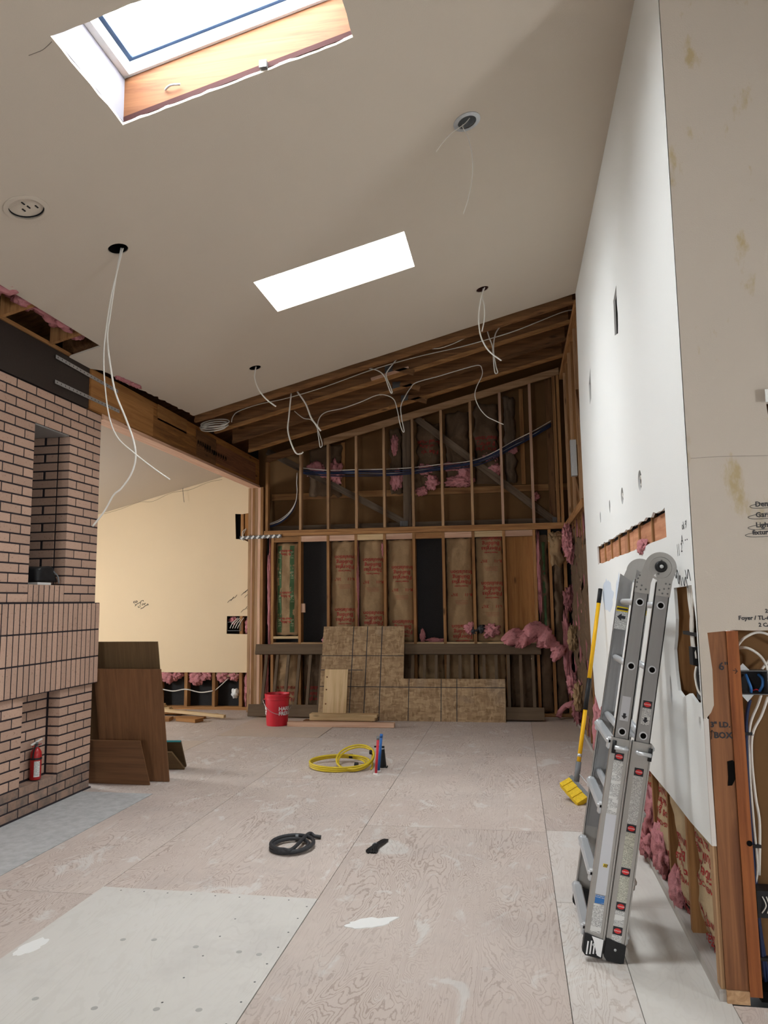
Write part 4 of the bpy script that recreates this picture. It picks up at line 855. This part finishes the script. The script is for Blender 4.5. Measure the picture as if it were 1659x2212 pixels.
# pink insulation roll draped over the railing end
pts = spline([PY(x, y, Y) for x, y, Y in ((1104, 1388, 10.40), (1112, 1374, 10.39), (1128, 1380, 10.40), (1140, 1382, 10.42), (1150, 1366, 10.40), (1168, 1368, 10.40), (1185, 1385, 10.38), (1200, 1404, 10.36), (1212, 1418, 10.36))], 8)
rr = [.095+.03*math.sin(i*.45) for i in range(len(pts))]; rr[0] = .07; rr[-1] = .08
pts2 = [pts[0].lerp(pts[-1], 0)]; v, f = tubegeo(spline(pts, 2), [rr[min(i//2, len(rr)-1)] for i in range(len(spline(pts, 2)))], 40)
v = [p+Vector((1, .6, 1))*(.06*mnoise.fractal(p*6, 1.0, 2, 3)+.014*mnoise.fractal(p*24, .9, 2, 3)) for p in v]
tag(mk('insulation_strip', v, f, M['pink'], None, True), 'thick strip of pink insulation flopped over the end of the brown railing', 'insulation')
pts = spline([PY(x, y, 10.35) for x, y in ((1206, 1550), (1212, 1535), (1225, 1524), (1240, 1520), (1250, 1530))], 6)
v, f = tubegeo(pts, .035, 10); v = [p+Vector((1, 1, 1))*.025*mnoise.fractal(p*14, .8, 2, 4) for p in v]
tag(mk('insulation_scrap', v, f, M['pink'], None, True), 'ragged scrap of pink insulation curling onto the floor in the far corner', 'insulation')
for i, (x, y) in enumerate(((1090, 1390),)): pass

# ------------------------------------------------------------------ bucket
bk = thing('plastic_bucket', 'red plastic bucket with white lettering standing near the railing', 'bucket', (-3.115, 9.60, 0))
BKB = lathe('body', [(0, .004), (.132, .004), (.136, .0), (.139, .02), (.156, .33), (.162, .332), (.162, .352), (.157, .354), (.158, .375), (.165, .378), (.166, .402), (.160, .407), (.154, .40), (.134, .02), (0, .016)], (-3.115, 9.6, .0045), M['redplastic'], bk, 48)
def bend(R0, ang0, dz, k):
    def w(vec, x, y): a = ang0+x/(R0+y*.055); r = R0+y*.055+.0012; return (r*math.cos(a), r*math.sin(a), y+dz)
    return w
A0 = math.atan2(-9.6, 3.115)
for s, z in (('HARBOR', .225), ('FREIGHT', .165)):
    for off in (.98, -1.9): text(s, .068, (-3.115, 9.6, 0), (1, 0, 0), (0, 0, 1), M['whiteink'], BKB, 'printed_lettering', .002, bend(.145+z*.05, A0+off, z, 0))
aL, aR = A0-1.35, A0+1.79
for a in (aL, aR): lathe('handle_boss', [(.0, .012), (.016, .012), (.02, 0)], (-3.115+.162*math.cos(a), 9.6+.162*math.sin(a), .34), M['redplastic'], bk, 12)
hp = [(-3.115+.172*math.cos(aL), 9.6+.172*math.sin(aL), .338)]+[(-3.115+.172*math.cos(aL+t*(math.pi)), 9.6+.172*math.sin(aL+t*math.pi), .338-.16*math.sin(t*math.pi)) for t in (.1, .25, .4, .5, .6, .75, .9)]+[(-3.115+.172*math.cos(aR), 9.6+.172*math.sin(aR), .338)]
hp = [(-3.115+.19*math.cos(aL+t*math.pi), 9.6+.19*math.sin(aL+t*math.pi), .335-.17*math.sin(t*math.pi)) for t in [i/12 for i in range(13)]]
tube('handle', hp, .003, M['galv'], bk, 6)

# ------------------------------------------------------------------ hardboard panels leaning on the far side of the chimney
def lean(name, label, x0, x1, h, y, th_, m, t=.012, cutr=0):
    r = thing(name, label, 'panel', (0, y, .003), (th_, 0, 0)); prism('board', [(x0, 0), (x1, 0), (x1-cutr, h), (x0, h)], 0, t, 'y', M[m], r); return r
lean('hardboard_panel', 'tallest brown panel leaning beside the chimney, behind the wide one', -4.25, -3.20, 1.285, 6.64, .215, 'darkboard')
lean('hardboard_panel', 'dark narrow panel half hidden between chimney and the wide brown panel', -4.3, -3.60, .95, 6.585, .21, 'darkboard')
lean('hardboard_panel', 'wide reddish brown panel leaning beside the chimney', -3.775, -3.122, 1.04, 6.50, .21, 'brownboard')
lean('hardboard_panel', 'low brown panel in front of the wide panel beside the chimney', -3.85, -3.24, .405, 6.362, .23, 'brownboard', cutr=.055)
for i, (x, y, h, lb) in enumerate(((-3.30, 6.98, .20, 'small dark offcut leaning behind the wide brown panel, lower one'), (-3.33, 7.08, .30, 'small dark offcut with a teal edge leaning behind the wide brown panel'))):
    r = thing('panel_offcut', lb, 'panel', (x, y, .003), (.5, 0, .1)); prism('board', [(-.25, 0), (.10, 0), (.0 if i == 0 else .09, h), (-.25, h)], 0, .02, 'y', M['darkboard'], r)
    if i: box('teal_edge', -.10, .09, -.001, .021, h, h+.006, plain('teal_paint', (.03, .22, .24)), r)
# scrap wood pile in the left room
for i in range(4): plank('wood_strip', ('lowest thin strip in the short stack by the cream wall', 'second thin strip up in the short stack by the cream wall', 'third thin strip up in the short stack by the cream wall', 'topmost thin strip in the short stack by the cream wall')[i], -5.6, -4.98+.03*(i % 2)-.05*i, 10.35, 10.45, .06+.022*i, .08+.022*i, 'paleboard', .03*(i-1), 'board', 'thin strips stacked by the cream wall')
plank('wood_strip', 'orange board lying under the thin strips by the cream wall', -5.6, -4.75, 10.25, 10.42, .021, .059, 'fir', -.05)
plank('scrap_board', 'long orange board lying flat behind the pale stud in the scrap pile', -5.2, -4.25, 10.32, 10.42, .003, .020, 'fir', -.08)
plank('scrap_stud', 'long pale stud lying across the scrap wood before the cream wall', -5.25, -3.97, 10.02, 10.08, .06, .10, 'paleboard', -.16).rotation_euler.y = .05
plank('scrap_block', 'short orange wood block in front of the pale stud', -4.60, -4.24, 9.70, 9.86, .003, .05, 'plyorange', -.35)
plank('scrap_block', 'dark orange wood block half hidden by the leaning panels', -5.05, -4.70, 9.70, 9.88, .003, .05, 'fir', .12)
plank('scrap_block', 'flat wood offcut behind the short orange block', -4.75, -4.30, 9.96, 10.06, .003, .029, 'fir', .05)

# ------------------------------------------------------------------ fire extinguisher and bag in the chimney recesses
fx = thing('fire_extinguisher', 'small red fire extinguisher standing in the lower chimney recess', 'extinguisher', (-3.798, 5.535, .222))
P0 = Vector((-3.798, 5.535, .222))
FXC = lathe('cylinder', [(0, 0), (.040, 0), (.043, .006), (.043, .185), (.040, .21), (.028, .232), (.016, .242), (.016, .25), (0, .25)], P0+Vector((0, 0, .006)), M['extred'], fx, 28)
lathe('strap', [(.0435, .16), (.0455, .16), (.0455, .175), (.0435, .175)], P0, M['blackrub'], FXC, 28, caps=False)
def xwarp(vec, x, y): return vec
lab = [(P0.x+.0445*math.cos(a), P0.y+.0445*math.sin(a), P0.z+z) for z in (.03, .15) for a in [-1.25+.13*i for i in range(9)]]
mk('label', lab, [(i, i+1, i+10, i+9) for i in range(8)], M['label'], FXC, True)
lathe('valve', [(0, 0), (.014, 0), (.014, .035), (.009, .04), (0, .04)], P0+Vector((0, 0, .254)), M['truplate'], fx, 16)
bar('lever', P0+Vector((-.02, -.04, .275)), P0+Vector((.02, .04, .312)), .016, .006, M['whitepl'], fx, (1, 0, 0)); bar('carry_handle', P0+Vector((-.01, -.035, .262)), P0+Vector((.01, .045, .272)), .014, .006, M['extred'], fx, (1, 0, 0))
tube('hose', [P0+Vector(o_) for o_ in ((.012, -.012, .275), (.02, -.04, .268), (.015, -.052, .23), (.008, -.052, .17))], .006, M['blackrub'], fx)
tube('safety_ring', [P0+Vector((.02, .03+.014*math.cos(t), .275+.014*math.sin(t))) for t in [k*math.pi/4 for k in range(8)]], .0015, M['galv'], fx, 5, True)
bg = thing('tool_bag', 'black tool bag lying in the upper chimney recess', 'bag', (-3.92, 5.58, 1.765))
v, f = [], []
bm = bmesh.new(); bmesh.ops.create_cube(bm, size=1); bmesh.ops.subdivide_edges(bm, edges=bm.edges[:], cuts=6, use_grid_fill=True)
vs = []
for q in bm.verts:
    c = q.co; r = 1-.16*(abs(c.x*2)**4+abs(c.y*2)**4)/2*max(0, c.z+.5); p = Vector((c.x*.25*r, c.y*.27*r, (c.z+.5)*.125*(1-.18*(abs(c.y*2)**2)))); vs.append(p+Vector((-3.92, 5.585, 1.795))+.006*Vector((1, 1, 1))*mnoise.noise(p*20))
mk('body', vs, [tuple(a.index for a in fa.verts) for fa in bm.faces], M['blackrub'], bg, True); bm.free()
tube('zip_seam', [(-3.80, 5.47, 1.89), (-3.82, 5.58, 1.91), (-3.81, 5.70, 1.88)], .004, M['greyplastic'], bg); tube('strap', [(-3.81, 5.68, 1.88), (-3.78, 5.70, 1.84), (-3.775, 5.71, 1.78)], .006, M['greyplastic'], bg)
box('paper_pad', -4.02, -3.80, 5.46, 5.64, 1.768, 1.787, M['whitepl'], bg)

# ------------------------------------------------------------------ pipes, hose coils and cords on the floor
yc = thing('yellow_hose_coil', 'two overlapping coils of yellow gas pipe lying on the plywood floor', 'hose coil', (-1.72, 7.25, 0))
def loop(cx, cy, rx, ry, z, tl, n=14, ph=0, a0=0, a1=2*math.pi, tx=0): return [(cx+rx*math.cos(a), cy+ry*math.sin(a), max(.011, z+tl*(math.sin(a)+1)/2+tx*math.cos(a))) for a in [a0+(a1-a0)*i/n+ph for i in range(n)]]
for i in range(3): tube('coil', loop(-1.745+.012*i, 7.28-.01*i, .27+.012*i, .245-.012*i, .012+.016*i, .03, ph=.2*i), .0095, M['yellow'], yc, 8, True)
for i in range(2): tube('coil', loop(-1.565-.008*i, 7.30, .17+.01*i, .23+.012*i, .014+.018*i, .13, ph=.3*i), .0095, M['yellow'], yc, 8, True)
tube('pipe_end', [(-1.44, 7.5, .10), (-1.42, 7.38, .05), (-1.40, 7.26, .012), (-1.395, 7.18, .012)], .0095, M['yellow'], yc, 8)
for p_ in ((-1.66, 7.50, .06), (-1.44, 7.44, .115), (-1.55, 7.24, .035)): lathe('tape_wrap', [(.022, -.018), (.022, .018)], p_, M['blackrub'], yc, 10, 'x')
def pipe(name, label, b, t, r, m, cap):
    B, T = PZ(*b), None; B = PZ(*b); T = PY(t[0], t[1], B.y+.01)
    th_ = thing(name, label, 'pipe', B); tube('tube', [B+Vector((0, 0, .001)), T], r, M[m], th_, 12, sub=0); d = (T-B).normalized(); tube('end_cap', [T-d*.004, T+d*.028], r*1.12, M[cap], th_, 12, sub=0)
    lathe('floor_collar', [(r, 0), (r*2.0, 0), (r*1.9, .008), (r, .01)], B, M['whitepl'], th_, 14); return th_
pipe('water_pipe', 'red water pipe sticking up through the floor beside the yellow coil', (812, 1672), (816.5, 1597), .0125, 'pexred', 'greyplastic')
pipe('water_pipe', 'blue water pipe sticking up through the floor beside the yellow coil', (817.5, 1666), (823.5, 1592), .0135, 'pexblue', 'pexblue')
B = PZ(825.5, 1657)
dp = thing('drain_stub', 'short black tapered pipe standing behind the red and blue pipes', 'pipe', B)
lathe('stub', [(0, 0), (.04, 0), (.043, .012), (.024, .19), (0, .19)], B, M['blackrub'], dp, 16); box('bracket', B.x-.075, B.x+.025, B.y-.012, B.y, .185, .20, M['blackrub'], dp); lathe('band', [(.027, .172), (.027, .182)], B, M['galv'], dp, 16); tube('tie', [B+Vector((.02, -.03, .012)), B+Vector((.05, -.04, .008)), B+Vector((.055, -.01, .014))], .006, M['blackrub'], dp)
bc = thing('black_cable_coil', 'thick black cable coiled in a ring on the floor with one loose end', 'cable', (-1.49, 4.9, 0))
C0 = Vector((-1.487, 4.90, 0))
sp = []
for i in range(34):
    a = 2.9+i*(2*math.pi*2.35/33); r = .125+.018*math.sin(a*.5+1); sp.append((C0.x+r*math.cos(a)*1.0, C0.y+r*math.sin(a)*1.18, .0135+.020*i/33*(1.2)))
sp += [(C0.x+.06, C0.y+.19, .035), (C0.x+.10, C0.y+.20, .02), (C0.x+.145, C0.y+.205, .0135)]
tube('cable', sp, .0125, M['blackcord'], bc, 10); tube('cable_end', [(C0.x-.125, C0.y-.03, .013), (C0.x-.115, C0.y-.075, .013), (C0.x-.095, C0.y-.10, .013)], .013, M['blackcord'], bc, 10)
tube('tape_wrap', [(C0.x-.02, C0.y+.155, .02), (C0.x+.0, C0.y+.16, .02)], .021, M['greyplastic'], bc, 10)
kc = thing('black_cord_bundle', 'small black cord folded and tied in a bundle on the floor', 'cord', (-.945, 4.98, 0))
for i in range(3): tube('cord', [(-.965+.012*i, 4.86+.01*i, .008), (-.985+.014*i, 4.90, .008), (-.955+.01*i, 4.98, .014+.004*i), (-.925+.012*i, 5.09, .012), (-.905+.01*i, 5.12, .010), (-.915+.01*i, 5.06, .014), (-.945+.012*i, 4.96, .018), (-.94+.012*i, 4.90, .008), (-.95+.014*i, 4.865, .008)], .0065, M['blackrub'], kc, 6)
tube('tie', [(-.965, 4.99, .012), (-.945, 4.99, .026), (-.915, 4.985, .012)], .005, M['greyplastic'], kc)

# ------------------------------------------------------------------ broom leaning on the white wall
top = PX(1297, 1272, .735); bot = PY(1246, 1680, 6.33)
br = thing('push_broom', 'yellow handled push broom with yellow bristles leaning on the white wall', 'broom', (bot.x, bot.y, 0))
def seg_(t0, t1, r, m, nm): tube(nm, [bot.lerp(top, t0), bot.lerp(top, t1)], r, M[m], br, 16, sub=0)
seg_(.06, .36, .0165, 'broomyellow', 'lower_pole'); seg_(.345, .51, .019, 'blackrub', 'sleeve'); seg_(.50, .93, .0165, 'broomyellow', 'upper_pole'); seg_(.92, 1.0, .018, 'blackrub', 'grip'); seg_(-.02, .08, .022, 'greyplastic', 'socket'); seg_(.105, .12, .019, 'galv', 'clamp')
A_, B_ = PY(1236, 1684, 6.36), PY(1270, 1722, 6.22)
ax = (B_-A_).normalized(); bd = Vector((-.75, -.45, -.48)); bd = (bd-ax*bd.dot(ax)).normalized(); sd = ax.cross(bd).normalized()
def qb(nm, c, a, b, s, m, par=br):
    c = Vector(c); return mk(nm, [c+ax*i*a+bd*j*b+sd*k_*s for i in (-.5, .5) for j in (-.5, .5) for k_ in (-.5, .5)], BF, M[m], par)
mid = (A_+B_)/2; Lh = (B_-A_).length+.04
qb('head_block', mid, Lh, .03, .055, 'greyplastic'); qb('squeegee_edge', mid-bd*.0+sd*.03, Lh*.9, .045, .012, 'greyplastic')
n = 11
for i in range(n): qb('bristle_tuft', mid+ax*Lh*((i+.5)/n-.5)*.96+bd*.062, Lh/n*.9, .095, .05+.006*math.sin(i*2.1), 'bristle')
tube('wire_brace', [bot.lerp(top, .03), mid+ax*.10+bd*-.02+Vector((.06, 0, 0)), PZ(1285, 1708, .02), PZ(1300, 1708, .01)], .004, M['galv'], br, 6)
# ------------------------------------------------------------------ folded multi-position ladder leaning on the white wall
TH = .1815
OX = Vector((.337, 3.605, .0165))
ld = thing('folding_ladder', 'folded aluminium multi-position ladder with warning stickers leaning by the white wall', 'ladder', OX, (0, TH, 0))
ZA = Vector((math.sin(TH), 0, math.cos(TH))); XA = Vector((math.cos(TH), 0, -math.sin(TH)))
def lz(px, py, y=3.6): return (PY(px, py, y)-OX).dot(ZA)
def lx(px, py, y=3.6): return (PY(px, py, y)-OX).dot(XA)
XC = {'a': -.047, 'b': .046}
def channel(nm, xc, hw, y0, dep, z0, z1, m, ztop=None, flip=1):
    t = .004; y1 = y0+dep*flip; a, b = min(y0, y1), max(y0, y1); f0 = (y0, y0+t*flip); f0 = (min(f0), max(f0))
    return boxes(nm, [(xc-hw, xc+hw, f0[0], f0[1], z0, z1), (xc-hw, xc-hw+t, a, b, z0, z1), (xc+hw-t, xc+hw, a, b, z0, z1)], m, ld)
ZO, ZI = .955, 1.685
RAIL = {}
YF = .575
for s, xc in XC.items():
    RAIL[s] = channel('outer_rail', xc, .040, 0, .034, .03, ZO, M['alu']); channel('outer_rail', xc, .040, YF, .034, .03, ZO, M['alu'], flip=-1)
    # bevelled corner strips make the outer section read as a wrapped profile
    for sx in (-1, 1): box('rail_lip', xc+sx*.040-.003, xc+sx*.040+.003, -.003, .036, .03, ZO, M['alu'], ld)
    for yy, fl in ((.012, 1), (YF-.012, -1)): RAIL[s, fl] = channel('inner_rail', xc, .033, yy, .024, .40, ZI, M['alud'], flip=fl)
    for yy in (.012, YF-.016): prism('inner_rail_top', [(xc-.033, ZI), (xc+.033, ZI), (xc+.033, ZI+(.012 if s == 'a' else .035)), (xc-.033, ZI+(.045 if s == 'a' else .004))], yy, yy+.004, 'y', M['alud'], ld)
    for z in (1.582, 1.285, .985, .685):
        RG = tube('inner_rung', [(xc, .013, z), (xc, YF-.013, z)], .0165, M['alub'], ld, 16, sub=0)
        if z > ZO: lathe('rung_ring', [(.013, .0125), (.013, .009), (.018, .009), (.0185, .0122)], (xc, 0, z), M['alub'], RG, 20, 'y', caps=False); lathe('rung_bore', [(.0128, .0105), (0, .0105)], (xc, 0, z), M['dark'], RG, 20, 'y', caps=False)
    for z in (.93, .635, .335, .10):
        o = box('outer_rung', xc+(-.062 if s == 'a' else .012), xc+(-.012 if s == 'a' else .062), .03, YF-.03, z-.014, z+.014, M['alub'], ld, .008)
        for yy in (.03, YF-.06): box('rung_gusset', xc+(-.056 if s == 'a' else .02), xc+(-.02 if s == 'a' else .056), yy, yy+.03, z-.035, z+.02, M['alub'], ld, .006)
    for yy in (-.006, YF-.034):
        RFT = prism('rubber_foot', [(xc-.044, .012), (xc-.03, -.002), (xc+.03, -.002), (xc+.043, .003), (xc+.043, .078), (xc-.043, .092)], yy, yy+.04, 'y', M['blackrub'], ld)
        if yy < 0: lathe('foot_screw', [(.006, -.0075), (.006, -.0062), (0, -.009)], (xc, 0, .05), M['galv'], RFT, 10, 'y', caps=False)
# paint streaks on the first foot
for i in range(4): box('paint_streak', -.075+.014*i, -.069+.014*i, -.0072, -.0062, .004+.004*i, .06+.005*(i % 2), M['whiteink'], ld)
prism('paint_streak', [(-.028, .01), (-.010, .005), (-.008, .08), (-.06, .085), (-.05, .068)], -.0071, -.0062, 'y', M['whiteink'], ld)
# hinges
def hinge(yy, front):
    cx, cz = .022, 1.755; d = -1 if front else 1
    arc = [(cx+.072*math.cos(a), cz+.072*math.sin(a)) for a in [math.pi*(1-i/18) for i in range(19)]]
    HP = prism('hinge_plate', [(-.078, 1.625), (-.078, 1.685), (-.06, 1.72), ]+arc+[(.082, 1.70), (.080, 1.625), (.016, 1.625), (.016, 1.70), (.004, 1.725), (-.010, 1.70), (-.012, 1.625)], yy, yy+.006, 'y', M['alu'], ld)
    lathe('hinge_disc', [(.066, 0), (.066, .010), (.05, .014), (0, .014)], (cx, yy+.006 if not front else yy, cz), M['alub'], HP, 32, 'y') if not front else None
    if front:
        lathe('hinge_ring', [(.058, -.001), (.060, -.0035), (.050, -.0035), (.049, -.001)], (cx, yy, cz), M['alu'], HP, 36, 'y', caps=False)
        lathe('hinge_knob', [(.0265, 0), (.0265, -.018), (.022, -.022), (.015, -.022), (.015, -.018), (0, -.018)], (cx, yy, cz+.004), M['blackrub'], HP, 28, 'y'); lathe('hinge_bolt', [(.0085, -.016), (.0085, -.026), (.006, -.028), (0, -.028)], (cx, yy, cz+.004), M['galv'], HP, 14, 'y')
        for a, b in ((cx, cz+.032), (cx-.006, cz-.03)): lathe('hinge_pin', [(.005, 0), (.005, -.004), (0, -.004)], (a, yy, b), M['truplate'], HP, 10, 'y')
hinge(.006, True); hinge(YF-.012, False)
rv = lathe('rivet', [(.0045, 0), (.004, -.002), (0, -.003)], (0, 0, 0), M['truplate'], ld, 10, 'y')
rv.location = (-.07, .0055, 1.69)
for a, b in ((-.072, 1.672), (-.072, 1.65), (-.05, 1.66), (-.052, 1.64), (-.03, 1.645), (-.064, 1.705), (.03, 1.652), (.05, 1.66), (.07, 1.665), (.045, 1.638), (.068, 1.64), (.072, 1.685), (.055, 1.685)): o = inst(rv, 'rivet', (a, .0055, b), ld)
# spring locks
for xa, xb, kx in ((-.075, -.022, -.075), (.028, .085, .083)):
    zc = .915 if xa < 0 else .91
    tube('lock_pin', [(xa, -.022, zc), (xb, -.022, zc)], .0095, M['alub'], ld, 14, sub=0); tube('lock_pin_stem', [((xb if xa < 0 else xa), -.022, zc), ((xb if xa < 0 else xa), .01, zc)], .0095, M['alub'], ld, 12, sub=0)
    tube('lock_knob', [(kx, -.006, zc-.028), (kx, -.006, zc+.028)], .009, M['blackrub'], ld, 10, sub=0)
# stickers
def rail_of(xc, y): s_ = 'a' if xc < 0 else 'b'; return RAIL[s_] if y < .005 else RAIL[s_, 1]
def sticker(nm, xc, w, z0, z1, m, y=-.0006, par=None): return box(nm, xc-w/2, xc+w/2, y-.0006, y, z0, z1, m, rail_of(xc, y))
def danger(xc, zc, y=-.0008):
    sticker('danger_sticker', xc, .040, zc-.017, zc+.017, M['ink'], y)
    prism('danger_oval', [(xc+.016*math.cos(t), zc+.011*math.sin(t)) for t in [k*math.pi/8 for k in range(16)]], y-.0012, y-.0007, 'y', M['dangerred'], rail_of(xc, y))
    text('DANGER', .0075, (xc, y-.0015, zc), (1, 0, 0), (0, 0, 1), M['whiteink'], rail_of(xc, y), 'printed_lettering')
xa, xb = XC['a'], XC['b']
danger(xa, .875); sticker('warning_sticker', xa, .042, .62, .855, M['label']); sticker('silver_sticker', xa, .046, .265, .618, M['silvertape']); sticker('blue_sticker', xa, .040, .225, .262, M['labelblue'], -.0009); sticker('warning_sticker', xa, .046, .10, .223, M['label'])
sticker('model_sticker', xa+.004, .018, .385, .40, M['sign_yellow'], -.0012); [bar('sticker_stripe', (xa-.002+.006*j, -.0022, .386), (xa+.002+.006*j, -.0022, .399), .0005, .003, M['ink'], ld) for j in range(3)]
for zc in (.825, .575, .385, .235, .13): danger(xb, zc)
sticker('warning_sticker', xb, .042, .595, .805, M['label']); sticker('warning_sticker', xb, .042, .405, .555, M['label2']); sticker('warning_sticker', xb, .042, .255, .365, M['label2']); sticker('warning_sticker', xb, .042, .15, .215, M['label']); sticker('warning_sticker', xb, .042, .082, .112, M['label'])
def darrow(xc, zc, y, m=M['ink']): prism('arrow_mark', [(xc-.006, zc+.012), (xc+.006, zc+.012), (xc+.006, zc), (xc+.013, zc), (xc, zc-.014), (xc-.013, zc), (xc-.006, zc)], y-.0014, y-.0007, 'y', m, rail_of(xc, y))
for xc in (xa, xb): sticker('lock_sticker', xc, .038, 1.035, 1.145, M['label'] if xc > 0 else M['silvertape'], .0115); darrow(xc, 1.057, .0115)
danger(xb, 1.127, .0108)
for xc, sgn in ((xa, -1), (xb, 1)):
    z = 1.50; yb = YF-.037
    box('caution_sticker', xc-.03, xc+.03, yb-.001, yb, z-.065, z+.03, M['label'], ld); box('caution_band', xc-.03, xc+.03, yb-.002, yb-.001, z+.03, z+.055, M['sign_yellow'], ld); box('caution_bar', xc-.028, xc+.028, yb-.0026, yb-.002, z+.037, z+.048, M['ink'], ld)
    prism('arrow_mark', [(xc+sgn*.022, z), (xc, z+.02), (xc, z+.008), (xc-sgn*.02, z+.008), (xc-sgn*.02, z-.008), (xc, z-.008), (xc, z-.02)], yb-.003, yb-.0022, 'y', M['ink'], ld)
